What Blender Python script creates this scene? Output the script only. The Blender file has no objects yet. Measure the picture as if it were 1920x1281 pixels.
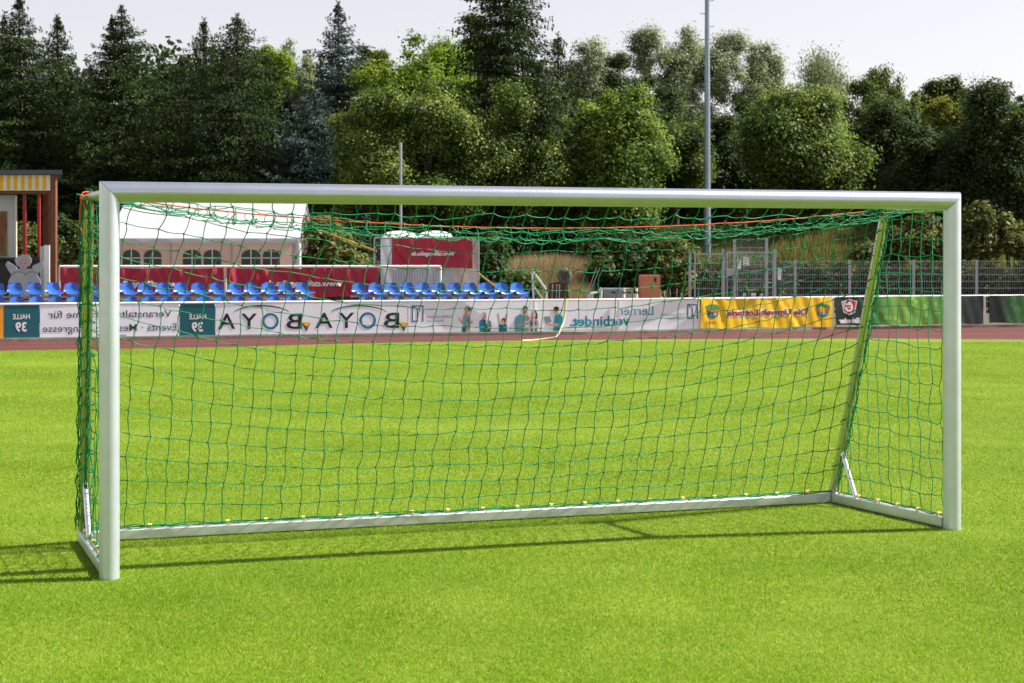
import bpy, math, random
import numpy as np
from mathutils import Vector, Matrix
PI = math.pi
SC = bpy.context.scene
COL = SC.collection

# ------------------------------------------------------------------ camera, light, exposure
FPX, CX, HY, CH = 3300.0, 960.0, 473.0, 1.734      # focal length, centre column, horizon row (1920 px wide photo), eye height
cam = bpy.data.cameras.new('camera'); camo = bpy.data.objects.new('camera', cam); COL.objects.link(camo)
camo.location = (0, 0, CH); camo.rotation_euler = (math.radians(90), 0, 0)
cam.sensor_width = 36; cam.lens = FPX / 1920 * 36; cam.shift_y = -(640.5 - HY) / 1920
cam.clip_start = 0.1; cam.clip_end = 3000
cam.dof.use_dof = True; cam.dof.focus_distance = 10.3; cam.dof.aperture_fstop = 9.0
SC.camera = camo
SUN = Vector((1.92, 0.34, 2.05)).normalized()
w = bpy.data.worlds.new('World'); SC.world = w; w.use_nodes = True
nt = w.node_tree; bg = nt.nodes['Background']
sky = nt.nodes.new('ShaderNodeTexSky'); sky.sky_type = 'NISHITA'; sky.sun_disc = False
sky.sun_elevation = math.asin(SUN.z); sky.sun_rotation = math.atan2(SUN.x, SUN.y)
sky.air_density = 1.0; sky.dust_density = 0.4; sky.ozone_density = 1.0
hs = nt.nodes.new('ShaderNodeHueSaturation'); hs.inputs['Saturation'].default_value = 0.36
tint = nt.nodes.new('ShaderNodeMix'); tint.data_type = 'RGBA'; tint.blend_type = 'MULTIPLY'; tint.inputs[0].default_value = 1; tint.inputs[7].default_value = (1.05, 0.97, 0.97, 1)
nt.links.new(sky.outputs[0], hs.inputs['Color']); nt.links.new(hs.outputs[0], tint.inputs[6]); nt.links.new(tint.outputs[2], bg.inputs[0]); bg.inputs[1].default_value = 0.073
sl = bpy.data.lights.new('sun', 'SUN'); so = bpy.data.objects.new('sun', sl); COL.objects.link(so)
sl.energy = 4.6; sl.angle = math.radians(0.55); sl.color = (1.0, 0.955, 0.88)
so.rotation_euler = SUN.to_track_quat('Z', 'Y').to_euler()
SC.view_settings.view_transform = 'Standard'; SC.view_settings.look = 'None'
SC.view_settings.exposure = 1.1; SC.view_settings.gamma = 1; SC.view_settings.use_curve_mapping = False

# ------------------------------------------------------------------ helpers
def at(px, py, Y): return Vector(((px - CX) / FPX * Y, Y, CH - (py - HY) * Y / FPX))
def gnd(px, py):
    Y = FPX * CH / (py - HY); return Vector(((px - CX) / FPX * Y, Y, 0))
def zz(py, Y): return CH - (py - HY) * Y / FPX
def xx(px, Y): return (px - CX) / FPX * Y
def srgb(r, g, b):
    f = lambda c: (c/255/12.92) if c/255 <= 0.04045 else ((c/255+0.055)/1.055)**2.4
    return (f(r), f(g), f(b), 1)

def tag(o, label=None, cat=None, group=None, kind=None):
    if label: o['label'] = label
    if cat: o['category'] = cat
    if group: o['group'] = group
    if kind: o['kind'] = kind
    return o
def empty(name, loc=(0, 0, 0), rz=0):
    o = bpy.data.objects.new(name, None); COL.objects.link(o)
    o.location = loc; o.rotation_euler = (0, 0, rz); o.empty_display_size = 0.2
    return o
def link(name, me, parent=None, m=None):
    o = bpy.data.objects.new(name, me); COL.objects.link(o)
    if m: me.materials.append(m)
    if parent: o.parent = parent
    return o
def copy_tree(o, parent=None):
    c = o.copy(); COL.objects.link(c)
    if parent: c.parent = parent
    for ch in o.children: copy_tree(ch, c)
    return c

class MB:
    def __init__(s): s.v = []; s.f = []; s.mi = []; s.sm = []
    def add(s, vs, fs, mi=0, smooth=False):
        k = len(s.v); s.v += [tuple(p) for p in vs]
        for f in fs: s.f.append(tuple(i + k for i in f)); s.mi.append(mi); s.sm.append(smooth)
        return s
    def box(s, x0, x1, y0, y1, z0, z1, mi=0):
        vs = [(x, y, z) for z in (z0, z1) for y in (y0, y1) for x in (x0, x1)]
        return s.add(vs, [(0, 2, 3, 1), (4, 5, 7, 6), (0, 1, 5, 4), (2, 6, 7, 3), (0, 4, 6, 2), (1, 3, 7, 5)], mi)
    def tube(s, pts, r, n=8, mi=0, sx=1, sy=1, cap=True, up=None):
        pts = [Vector(p) for p in pts]; m = len(pts)
        rr = r if isinstance(r, (list, tuple)) else [r] * m
        vs = []; prev = None
        for i, p in enumerate(pts):
            d = (pts[min(i+1, m-1)] - pts[max(i-1, 0)])
            d = d.normalized() if d.length > 1e-9 else Vector((0, 0, 1))
            if prev is None:
                ref = up or (Vector((0, 0, 1)) if abs(d.z) < 0.9 else Vector((1, 0, 0)))
                a = (ref - d * ref.dot(d)).normalized()
            else: a = (prev - d * prev.dot(d)).normalized()
            prev = a; b = d.cross(a)
            for k in range(n):
                t = 2 * PI * k / n
                vs.append(p + (a * math.cos(t) * sx + b * math.sin(t) * sy) * rr[i])
        fs = [(i*n+k, i*n+(k+1) % n, (i+1)*n+(k+1) % n, (i+1)*n+k) for i in range(m-1) for k in range(n)]
        s.add(vs, fs, mi, True)
        if cap and n > 2: s.add([vs[k] for k in range(n)][::-1] + vs[-n:], [tuple(range(n)), tuple(range(n, 2*n))], mi)
        return s
    def bar(s, p, q, wx, wz, mi=0, bev=0.0, up=Vector((0, 0, 1))):
        """rectangular bar between two points, corners eased"""
        p, q = Vector(p), Vector(q); d = (q-p).normalized(); a = (up - d*up.dot(d)).normalized(); b = d.cross(a)
        hx, hz = wx/2, wz/2; e = bev or min(wx, wz) * 0.12
        prof = [(hx-e, hz), (-hx+e, hz), (-hx, hz-e), (-hx, -hz+e), (-hx+e, -hz), (hx-e, -hz), (hx, -hz+e), (hx, hz-e)]
        vs = [o + b*u + a*v for o in (p, q) for u, v in prof]
        return s.add(vs, [(i, (i+1) % 8, 8+(i+1) % 8, 8+i) for i in range(8)] + [tuple(range(8))[::-1], tuple(range(8, 16))], mi)
    def prism(s, poly, y0, y1, mi=0):
        """polygon in x,z pushed from y0 to y1"""
        n = len(poly); vs = [(x, y0, z) for x, z in poly] + [(x, y1, z) for x, z in poly]
        return s.add(vs, [tuple(range(n)), tuple(range(n, 2*n))[::-1]] + [(i, (i+1) % n, n+(i+1) % n, n+i) for i in range(n)], mi)
    def grid(s, fn, nu, nv, mi=0, smooth=True):
        vs = [fn(i/nu, j/nv) for j in range(nv+1) for i in range(nu+1)]
        return s.add(vs, [(j*(nu+1)+i, j*(nu+1)+i+1, (j+1)*(nu+1)+i+1, (j+1)*(nu+1)+i) for j in range(nv) for i in range(nu)], mi, smooth)
    def build(s, name, mats, parent=None):
        me = bpy.data.meshes.new(name); me.from_pydata(s.v, [], s.f)
        for m in (mats if isinstance(mats, (list, tuple)) else [mats]): me.materials.append(m)
        me.polygons.foreach_set('material_index', s.mi); me.polygons.foreach_set('use_smooth', s.sm); me.update()
        o = bpy.data.objects.new(name, me); COL.objects.link(o)
        if parent: o.parent = parent
        return o

# ------------------------------------------------------------------ materials
def N(nt, t, **k):
    n = nt.nodes.new(t)
    for a, b in k.items():
        if a in n.inputs: n.inputs[a].default_value = b
        else: setattr(n, a, b)
    return n
def mat(name, col, rough=0.6, metal=0.0, var=0.12, scale=6.0, bump=0.0, bscale=40.0, spec=0.4, trans=0.0, dirt=None):
    m = bpy.data.materials.new(name); m.use_nodes = True; t = m.node_tree; p = t.nodes['Principled BSDF']
    col = tuple(col)[:3] + (1,)
    p.inputs['Roughness'].default_value = rough; p.inputs['Metallic'].default_value = metal
    p.inputs['Specular IOR Level'].default_value = spec
    tc = N(t, 'ShaderNodeTexCoord'); nz = N(t, 'ShaderNodeTexNoise', Scale=scale, Detail=5.0, Roughness=0.6)
    t.links.new(tc.outputs['Object'], nz.inputs['Vector'])
    mr = N(t, 'ShaderNodeMapRange'); mr.inputs[1].default_value = 0.3; mr.inputs[2].default_value = 0.7
    mr.inputs[3].default_value = 1 - var; mr.inputs[4].default_value = 1 + var * 0.6
    t.links.new(nz.outputs[0], mr.inputs[0])
    mx = N(t, 'ShaderNodeMix', data_type='RGBA', blend_type='MULTIPLY'); mx.inputs[0].default_value = 1
    mx.inputs[6].default_value = col; t.links.new(mr.outputs[0], mx.inputs[7]); out = mx.outputs[2]
    if dirt:
        dn = N(t, 'ShaderNodeTexNoise', Scale=dirt[1], Detail=6.0, Roughness=0.7); t.links.new(tc.outputs['Object'], dn.inputs['Vector'])
        dr = N(t, 'ShaderNodeMapRange'); dr.inputs[1].default_value = 0.52; dr.inputs[2].default_value = 0.75; dr.inputs[4].default_value = dirt[2]
        t.links.new(dn.outputs[0], dr.inputs[0])
        m2 = N(t, 'ShaderNodeMix', data_type='RGBA'); m2.inputs[7].default_value = tuple(dirt[0])[:3] + (1,)
        t.links.new(dr.outputs[0], m2.inputs[0]); t.links.new(out, m2.inputs[6]); out = m2.outputs[2]
    t.links.new(out, p.inputs['Base Color'])
    if bump:
        bn = N(t, 'ShaderNodeTexNoise', Scale=bscale, Detail=3.0); t.links.new(tc.outputs['Object'], bn.inputs['Vector'])
        bp = N(t, 'ShaderNodeBump', Strength=bump, Distance=0.01); t.links.new(bn.outputs[0], bp.inputs['Height']); t.links.new(bp.outputs[0], p.inputs['Normal'])
    if trans:
        tr = N(t, 'ShaderNodeBsdfTranslucent'); t.links.new(out, tr.inputs[0])
        ms = N(t, 'ShaderNodeMixShader'); ms.inputs[0].default_value = trans
        t.links.new(p.outputs[0], ms.inputs[1]); t.links.new(tr.outputs[0], ms.inputs[2]); t.links.new(ms.outputs[0], t.nodes['Material Output'].inputs[0])
    return m
def leafmat(name, c0, c1, c2, trans=0.4, rough=0.6, tboost=1.5, spec=0.15):
    """foliage: colour from a per-leaf value, light also passes through"""
    m = bpy.data.materials.new(name); m.use_nodes = True; t = m.node_tree; p = t.nodes['Principled BSDF']
    p.inputs['Roughness'].default_value = rough; p.inputs['Specular IOR Level'].default_value = spec
    a = N(t, 'ShaderNodeAttribute', attribute_name='var')
    r = N(t, 'ShaderNodeValToRGB'); e = r.color_ramp.elements
    e[0].color = tuple(c0) + (1,); e[1].color = tuple(c2) + (1,); e2 = e.new(0.5); e2.color = tuple(c1) + (1,)
    t.links.new(a.outputs['Fac'], r.inputs[0]); t.links.new(r.outputs[0], p.inputs['Base Color'])
    g = N(t, 'ShaderNodeMix', data_type='RGBA', blend_type='MULTIPLY'); g.inputs[0].default_value = 1
    g.inputs[7].default_value = (tboost*1.02, tboost, tboost * 0.55, 1); t.links.new(r.outputs[0], g.inputs[6])
    tr = N(t, 'ShaderNodeBsdfTranslucent'); t.links.new(g.outputs[2], tr.inputs[0])
    ms = N(t, 'ShaderNodeMixShader'); ms.inputs[0].default_value = trans
    t.links.new(p.outputs[0], ms.inputs[1]); t.links.new(tr.outputs[0], ms.inputs[2]); t.links.new(ms.outputs[0], t.nodes['Material Output'].inputs[0])
    return m

M = {}
M['alu'] = mat('brushed aluminium', (0.48, 0.52, 0.60), 0.29, 0.84, 0.06, 9, 0.12, 160, dirt=((0.42, 0.45, 0.4), 5, 0.25))
M['alu_tube'] = mat('polished aluminium tube', (0.50, 0.53, 0.50), 0.24, 1.0, 0.08, 9, 0.05, 100)
M['alu_post'] = mat('anodised aluminium post', (0.63, 0.68, 0.76), 0.34, 0.55, 0.07, 6, 0.1, 140, dirt=((0.46, 0.48, 0.42), 4, 0.3))
M['menu'] = mat('faded menu card', (0.22, 0.13, 0.03), 0.6, 0, 0.5, 9)
M['alu_bar'] = mat('aluminium ground bar', (0.66, 0.68, 0.67), 0.4, 0.75, 0.08, 12, 0.1, 120, dirt=((0.30, 0.33, 0.24), 9, 0.35))
M['alu_bright'] = mat('bright aluminium tube', (0.85, 0.86, 0.9), 0.3, 0.8, 0.04)
M['twine'] = mat('green net twine', (0.001, 0.235, 0.075), 0.45, 0, 0.2, 3, spec=0.4, trans=0.15)
M['rope'] = mat('orange cord', (0.72, 0.085, 0.02), 0.5, 0, 0.2, 20)
M['clip'] = mat('yellow plastic clip', (0.88, 0.66, 0.22), 0.4)
M['white_metal'] = mat('white painted metal', (0.86, 0.86, 0.86), 0.4, 0, 0.06, 4, dirt=((0.4, 0.38, 0.33), 5, 0.3))
M['board_white'] = mat('white printed board', (0.84, 0.88, 0.97), 0.45, 0, 0.05, 1.2, dirt=((0.55, 0.54, 0.5), 2.2, 0.25))
M['board_white2'] = mat('cool white printed board', (0.83, 0.87, 0.97), 0.45, 0, 0.05, 1.0, dirt=((0.55, 0.54, 0.5), 2.0, 0.3))
M['teal'] = mat('teal print', (0.008, 0.11, 0.145), 0.5, 0, 0.08)
M['orange_print'] = mat('orange print', (0.85, 0.33, 0.02), 0.5)
M['grey_ink'] = mat('dark grey ink', (0.045, 0.05, 0.06), 0.6)
M['black_ink'] = mat('black ink', (0.012, 0.014, 0.022), 0.6)
M['mid_ink'] = mat('mid grey ink', (0.25, 0.28, 0.34), 0.6)
M['white_ink'] = mat('white ink', (0.82, 0.83, 0.85), 0.6)
M['blue_ink'] = mat('blue ink', (0.01, 0.17, 0.33), 0.6)
M['navy_ink'] = mat('navy ink', (0.01, 0.07, 0.18), 0.6)
M['cyan_ink'] = mat('turquoise ink', (0.01, 0.26, 0.38), 0.6)
M['skin'] = mat('printed skin tone', (0.62, 0.34, 0.26), 0.6)
M['hair'] = mat('printed brown hair', (0.09, 0.04, 0.025), 0.6)
M['hair_dark'] = mat('printed black hair', (0.02, 0.015, 0.015), 0.6)
M['turq'] = mat('printed turquoise shirt', (0.01, 0.30, 0.38), 0.6)
M['sky_shirt'] = mat('printed pale blue shirt', (0.14, 0.42, 0.50), 0.6)
M['petrol'] = mat('printed petrol shirt', (0.01, 0.13, 0.20), 0.6)
M['yellow_cloth'] = mat('yellow banner cloth', (0.85, 0.55, 0.015), 0.5, 0, 0.06, 2, trans=0.15)
M['red_cloth'] = mat('crimson banner cloth', (0.42, 0.018, 0.055), 0.42, 0, 0.1, 2, trans=0.15)
M['maroon_ink'] = mat('maroon ink', (0.24, 0.008, 0.02), 0.6)
M['red_ink'] = mat('red ink', (0.62, 0.02, 0.025), 0.5)
M['yel_ink'] = mat('yellow ink', (0.85, 0.5, 0.02), 0.5)
M['green_ink'] = mat('green ink', (0.05, 0.22, 0.06), 0.5)
M['rust_ink'] = mat('rust ink', (0.45, 0.09, 0.02), 0.5)
M['blue'] = mat('blue seat plastic', (0.003, 0.10, 0.44), 0.28, 0, 0.05, 3, spec=0.6)
M['steel'] = mat('galvanised steel', (0.40, 0.42, 0.45), 0.45, 0.6, 0.12, 8)
M['fence'] = mat('grey fence paint', (0.42, 0.44, 0.50), 0.5, 0.2, 0.1, 4)
M['mast'] = mat('galvanised mast', (0.30, 0.36, 0.42), 0.45, 0.5, 0.14, 2)
M['wood'] = mat('brown stained wood', (0.19, 0.065, 0.03), 0.6, 0, 0.3, 5, 0.2, 30)
M['plank'] = mat('weathered plank', (0.38, 0.25, 0.15), 0.8, 0, 0.3, 8, 0.2, 30)
M['redpaint'] = mat('red painted post', (0.36, 0.015, 0.012), 0.45)
M['cream'] = mat('cream paint', (0.78, 0.74, 0.60), 0.5)
M['ochre'] = mat('ochre yellow paint', (0.85, 0.42, 0.01), 0.5)
M['roofgrey'] = mat('dark grey roof sheet', (0.09, 0.10, 0.12), 0.5, 0.2)
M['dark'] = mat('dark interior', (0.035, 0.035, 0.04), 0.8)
M['panel_grey'] = mat('pale grey panel', (0.50, 0.51, 0.54), 0.6)
M['angel'] = mat('pale grey cutout', (0.42, 0.44, 0.50), 0.6, 0, 0.12, 4)
M['angel_line'] = mat('grey line print', (0.16, 0.17, 0.20), 0.6)
M['pink'] = mat('dusty pink print', (0.52, 0.34, 0.35), 0.6)
M['tent'] = mat('white tent fabric', (0.66, 0.66, 0.70), 0.55, 0, 0.04, 1.5, 0.15, 3, trans=0.3)
M['tentwall'] = mat('sunlight tinted tent wall fabric', (0.84, 0.60, 0.51), 0.6, 0, 0.06, 1.5, 0.2, 4, trans=0.3)  # rosy colour paints in the sunlight glowing through the white fabric
M['tentglass'] = mat('dark clear film', (0.03, 0.045, 0.04), 0.15, 0, 0.3, 3)
M['cabin'] = mat('white moulded plastic', (0.80, 0.80, 0.83), 0.35, 0, 0.05, 2)
M['tarp'] = mat('white tarpaulin', (0.72, 0.75, 0.83), 0.5, 0, 0.06, 2, trans=0.25)
M['tarp_pink'] = mat('rosy tarpaulin', (0.68, 0.54, 0.54), 0.6, 0, 0.08, 3, trans=0.2)
M['ochre_strut'] = mat('ochre strut', (0.62, 0.36, 0.06), 0.5)
M['rustbox'] = mat('salmon painted steel', (0.60, 0.21, 0.115), 0.5, 0, 0.12, 4, dirt=((0.3, 0.1, 0.05), 6, 0.4))
M['chairwhite'] = mat('white garden plastic', (0.75, 0.76, 0.74), 0.45)
M['grey_box'] = mat('grey container', (0.28, 0.29, 0.34), 0.6, 0, 0.15, 4)
M['beige_box'] = mat('beige container', (0.40, 0.36, 0.30), 0.6, 0, 0.15, 4)
M['rubber'] = mat('black rubber', (0.10, 0.095, 0.095), 0.7)
M['rust'] = mat('rusty brown metal', (0.17, 0.07, 0.045), 0.7, 0.2, 0.3, 6)
M['tube'] = mat('cream plastic tube', (0.66, 0.56, 0.30), 0.5)
M['shed'] = mat('blue grey sheet cladding', (0.24, 0.29, 0.32), 0.6, 0.1, 0.2, 1.5)
M['bark'] = mat('tree bark', (0.055, 0.042, 0.03), 0.9, 0, 0.35, 5, 0.4, 20)
M['curb'] = mat('kerb concrete', (0.27, 0.24, 0.20), 0.9, 0, 0.3, 3, 0.3, 30, dirt=((0.08, 0.07, 0.04), 2.5, 0.7))
M['green_banner'] = None

t_ = M['blue'].node_tree; p_ = t_.nodes['Principled BSDF']; l_ = p_.inputs['Base Color'].links[0].from_socket
oi = N(t_, 'ShaderNodeObjectInfo'); r_ = N(t_, 'ShaderNodeMapRange'); r_.inputs[3].default_value = 0.78; r_.inputs[4].default_value = 1.15; t_.links.new(oi.outputs['Random'], r_.inputs[0])
hv = N(t_, 'ShaderNodeHueSaturation'); hv.inputs['Saturation'].default_value = 0.95; t_.links.new(r_.outputs[0], hv.inputs['Value']); t_.links.new(l_, hv.inputs['Color']); t_.links.new(hv.outputs[0], p_.inputs['Base Color'])
# turf sheet: colour from position, streaky
def turf_material():
    m = bpy.data.materials.new('turf'); m.use_nodes = True; t = m.node_tree; p = t.nodes['Principled BSDF']
    p.inputs['Roughness'].default_value = 0.75; p.inputs['Specular IOR Level'].default_value = 0.15
    tc = N(t, 'ShaderNodeTexCoord')
    def noise(sx, sy, sc, det=4.0, ro=0.6):
        mp = N(t, 'ShaderNodeMapping'); mp.inputs['Scale'].default_value = (sx, sy, 1); t.links.new(tc.outputs['Object'], mp.inputs[0])
        n = N(t, 'ShaderNodeTexNoise', Scale=sc, Detail=det, Roughness=ro); t.links.new(mp.outputs[0], n.inputs['Vector']); return n.outputs[0]
    r = N(t, 'ShaderNodeValToRGB'); e = r.color_ramp.elements
    e[0].position = 0.3; e[0].color = (0.120, 0.190, 0.012, 1); e[1].position = 0.72; e[1].color = (0.215, 0.275, 0.028, 1)
    a = noise(0.35, 1.0, 0.9, 6, 0.65); t.links.new(a, r.inputs[0])
    b = noise(1.0, 0.45, 26.0, 5, 0.7)
    mr = N(t, 'ShaderNodeMapRange'); mr.inputs[1].default_value = 0.3; mr.inputs[2].default_value = 0.7; mr.inputs[3].default_value = 0.8; mr.inputs[4].default_value = 1.16
    t.links.new(b, mr.inputs[0])
    # worn straw flecks
    mx = N(t, 'ShaderNodeMix', data_type='RGBA', blend_type='MULTIPLY'); mx.inputs[0].default_value = 1
    t.links.new(r.outputs[0], mx.inputs[6]); t.links.new(mr.outputs[0], mx.inputs[7])
    c = noise(1, 1, 3.5, 6, 0.7); mc = N(t, 'ShaderNodeMapRange'); mc.inputs[1].default_value = 0.56; mc.inputs[2].default_value = 0.8; mc.inputs[4].default_value = 0.5
    t.links.new(c, mc.inputs[0])
    m2 = N(t, 'ShaderNodeMix', data_type='RGBA'); m2.inputs[7].default_value = (0.34, 0.33, 0.07, 1)
    t.links.new(mc.outputs[0], m2.inputs[0]); t.links.new(mx.outputs[2], m2.inputs[6]); t.links.new(m2.outputs[2], p.inputs['Base Color'])
    bp = N(t, 'ShaderNodeBump', Strength=0.7, Distance=0.03); t.links.new(b, bp.inputs['Height']); t.links.new(bp.outputs[0], p.inputs['Normal'])
    return m
M['turf'] = turf_material()
M['blade'] = leafmat('grass blade', (0.118, 0.232, 0.008), (0.218, 0.37, 0.019), (0.46, 0.56, 0.13), 0.35, 0.75, 1.25, 0.08)
M['soil'] = mat('rough grass ground', (0.10, 0.095, 0.045), 0.95, 0, 0.4, 1.5, 0.6, 12, dirt=((0.06, 0.08, 0.02), 0.8, 0.8))
M['tartan'] = mat('red running track', (0.098, 0.019, 0.015), 0.85, 0, 0.12, 1.5, 0.3, 60, dirt=((0.062, 0.022, 0.022), 0.6, 0.5))
M['line'] = mat('faded white line', (0.24, 0.14, 0.12), 0.7)

# ------------------------------------------------------------------ setting: ground, lawn, track, kerb
def hill(X, Y):
    A = 0.5 + 1.5 * min(1, max(0, (X + 2) / 6))
    s = min(1, max(0, (Y - 52.5) / 8)); m = 0.95 * math.exp(-((X - 0.9)/1.9)**4 - ((Y - 52.0)/3.0)**2); return max(A * s * s * (3 - 2*s), m)
def lerpn(pts, px):
    xs = [p[0] for p in pts]; ys = [p[1] for p in pts]
    if px < xs[0]: return ys[0] + (px-xs[0]) * (ys[1]-ys[0]) / (xs[1]-xs[0])
    if px > xs[-1]: return ys[-1] + (px-xs[-1]) * (ys[-1]-ys[-2]) / (xs[-1]-xs[-2])
    return float(np.interp(px, xs, ys))
BASE = [(0, 34.1), (400, 35.3), (800, 36.45), (1100, 37.25), (1400, 38.5), (1620, 39.9), (1900, 40.9)]
EDGE = [(0, 30.9), (400, 32.0), (760, 33.8), (960, 34.5), (1260, 35.0), (1600, 35.3), (1920, 34.9)]
def on(tab, px, z=0):
    Y = lerpn(tab, px); return Vector((xx(px, Y), Y, z))
mb = MB()
nx, ny = 60, 90
def gfn(u, v):
    X = -160 + 320*u; Y = -30 + 330 * v; return (X, Y, -0.022 + hill(X, Y))
mb.grid(gfn, 220, 260); o = mb.build('ground', M['soil']); tag(o, kind='structure')
mb = MB(); pxs = [-1400 + 100*i for i in range(55)]
vs = []
for px in pxs:
    e = on(EDGE, px if px < 2600 else 2600); e = on(EDGE, px); vs += [(e.x if abs(e.x) < 60 else e.x, -20 if False else -12, 0), (e.x, e.y, 0)]
mb.add(vs, [(2*i, 2*i+2, 2*i+3, 2*i+1) for i in range(len(pxs)-1)]); o = mb.build('lawn', M['turf']); tag(o, kind='structure')
mb = MB(); vs = []
for px in pxs:
    e = on(EDGE, px); b = on(BASE, px); vs += [(e.x, e.y-0.05, -0.008), (b.x, b.y+0.3, -0.008)]
mb.add(vs, [(2*i, 2*i+2, 2*i+3, 2*i+1) for i in range(len(pxs)-1)]); o = mb.build('running_track', M['tartan']); tag(o, kind='structure')
mb = MB()
for fr in (0.04, 0.42, 0.80):
    vs = []
    for px in pxs:
        e = on(EDGE, px); b = on(BASE, px); c = e.lerp(b, fr); d = e.lerp(b, fr+0.014)
        vs += [(c.x, c.y, -0.004), (d.x, d.y, -0.004)]
    mb.add(vs, [(2*i, 2*i+2, 2*i+3, 2*i+1) for i in range(len(pxs)-1)])
o = mb.build('track_line', M['line']); tag(o, kind='structure')
mb = MB(); vs = []
for px in pxs:
    b = on(BASE, px); vs += [(b.x, b.y, -0.01), (b.x, b.y, 0.055), (b.x, b.y+0.16, 0.06), (b.x, b.y+0.16, -0.015)]
mb.add(vs, [(4*i+k, 4*i+4+k, 4*i+5+k, 4*i+k+1) for i in range(len(pxs)-1) for k in range(3)]); o = mb.build('kerb', M['curb']); tag(o, kind='structure')

# ------------------------------------------------------------------ grass blades near the camera (uncountable)
def quads(name, P, U, V, var, m, parent=None, tri=False):
    """P centres, U half long axis, V half short axis; one leaf/blade each"""
    n = len(P); k = 3 if tri else 4
    if tri: vv = np.stack([P - V, P + V, P + U], 1)
    else: vv = np.stack([P - U, P + V, P + U, P - V], 1)
    me = bpy.data.meshes.new(name); me.vertices.add(n*k); me.vertices.foreach_set('co', vv.reshape(-1).astype(np.float32))
    me.loops.add(n*k); me.loops.foreach_set('vertex_index', np.arange(n*k, dtype=np.int32))
    me.polygons.add(n); me.polygons.foreach_set('loop_start', np.arange(0, n*k, k, dtype=np.int32))
    me.polygons.foreach_set('loop_total', np.full(n, k, dtype=np.int32))
    a = me.attributes.new('var', 'FLOAT', 'POINT'); a.data.foreach_set('value', np.repeat(var, k).astype(np.float32))
    me.update(calc_edges=True); me.materials.append(m)
    return link(name, me, parent)
rng = np.random.default_rng(7)
def smooth_noise(x, y, s, seed):
    r = np.random.default_rng(seed); tot = 0
    for k in range(6):
        a = r.uniform(0, 2*PI); f = s * r.uniform(0.6, 1.9); ph = r.uniform(0, 6.28)
        tot = tot + np.sin((x*np.cos(a) + y*np.sin(a)) * f + ph)
    return tot / 6
def turf():
    n = 2100000
    q = rng.random(n); Y = 6.2 + 27.8*q**1.9
    X = (rng.random(n)*2-1) * (0.32*Y + 2.4)
    ey = np.interp(X/Y*FPX+CX, [p[0] for p in EDGE], [p[1] for p in EDGE]); k_ = Y < ey + 0.06*smooth_noise(X, Y, 7, 5) - 0.02; X, Y = X[k_], Y[k_]; n = len(X)
    h = rng.uniform(0.008, 0.018, n) * (1 + 0.3*smooth_noise(X, Y, 4, 1)); wd = rng.uniform(0.0011, 0.0021, n) * (Y/7)**0.45
    a = rng.uniform(0, 2*PI, n); ln = rng.uniform(0.2, 1.3, n)
    P = np.stack([X, Y, np.zeros(n)], 1)
    U = np.stack([np.cos(a)*ln*h, np.sin(a)*ln*h, h], 1); b = rng.uniform(0, 2*PI, n)
    V = np.stack([np.cos(b)*wd, np.sin(b)*wd, np.zeros(n)], 1)
    var = np.clip(0.40 + 0.07*np.tanh(3*np.sin(Y*2*PI/5.2+0.06*X)) + 0.20*smooth_noise(X, Y, 1.2, 2) + 0.14*smooth_noise(X, Y, 9, 3) + rng.normal(0, 0.13, n) + (rng.random(n) < 0.05)*0.4, 0, 1)
    o = quads('grass', P, U, V, var, M['blade'], tri=True); tag(o, 'short bright green mown grass covering the pitch', 'grass', kind='stuff')
turf()

# ------------------------------------------------------------------ the goal
L0 = Vector((-2.139, 9.35, 0)); R0 = Vector((2.755, 11.02, 0)); BL = Vector((-2.56, 10.53, 0)); BR = Vector((2.225, 12.20, 0))
AL = Vector((-2.40, 9.98, 2.045)); AR = Vector((2.465, 11.63, 2.005))
G = empty('football_goal', ((L0+R0)/2)); tag(G, 'silver aluminium football goal with a sagging green net on the lawn', 'goal')
Ginv = -((L0+R0)/2)
c = (R0-L0).normalized(); bk = Vector((-c.y, c.x, 0)); UP = Vector((0, 0, 1)); Wd = (R0-L0).length
ZC, HA, HB, HZ = 2.055, 0.053, 0.060, 0.055     # crossbar centre height; half sizes across, deep, tall
def gp(v): return Vector(v) + Ginv
NP = 40
def post(P, sgn):
    mb = MB(); vs = []
    for k in range(NP):
        t = 2*PI*k/NP; x = HA*math.cos(t); y = HB*math.sin(t)
        vs.append(gp(P + c*x + bk*y + UP*0.0))
    for k in range(NP):
        t = 2*PI*k/NP; x = HA*math.cos(t); y = HB*math.sin(t)
        vs.append(gp(P + c*x + bk*y + UP*(ZC - sgn*x*HZ/HA - 0.0012)))
    mb.add(vs, [(k, (k+1) % NP, NP+(k+1) % NP, NP+k) for k in range(NP)], 0, True)
    mb.add(vs[NP:], [tuple(range(NP))])
    return mb.build('post', M['alu_post'], G)
post(L0, 1); post(R0, -1)
mb = MB(); vs = []
segs = 24
for i in range(segs+1):
    for k in range(NP):
        t = 2*PI*k/NP; y = HB*math.cos(t); z = HZ*math.sin(t); s = i/segs
        x = -Wd/2 - z*HA/HZ + 0.0012 if i == 0 else (Wd/2 + z*HA/HZ - 0.0012 if i == segs else -Wd/2 + 0.08 + (Wd-0.16)*s)
        vs.append(gp((L0+R0)/2 + c*x + bk*y + UP*(ZC+z)))
mb.add(vs, [(i*NP+k, i*NP+(k+1) % NP, (i+1)*NP+(k+1) % NP, (i+1)*NP+k) for i in range(segs) for k in range(NP)], 0, True)
mb.add(vs[:NP], [tuple(range(NP))[::-1]]); mb.add(vs[-NP:], [tuple(range(NP))]); mb.build('crossbar', M['alu'], G)
def gbar(name, p, q, wx=0.075, wz=0.062):
    MB().bar(gp(p + UP*(wz/2+0.004)), gp(q + UP*(wz/2+0.004)), wx, wz, bev=0.006).build(name, M['alu_bar'], G)
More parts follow.
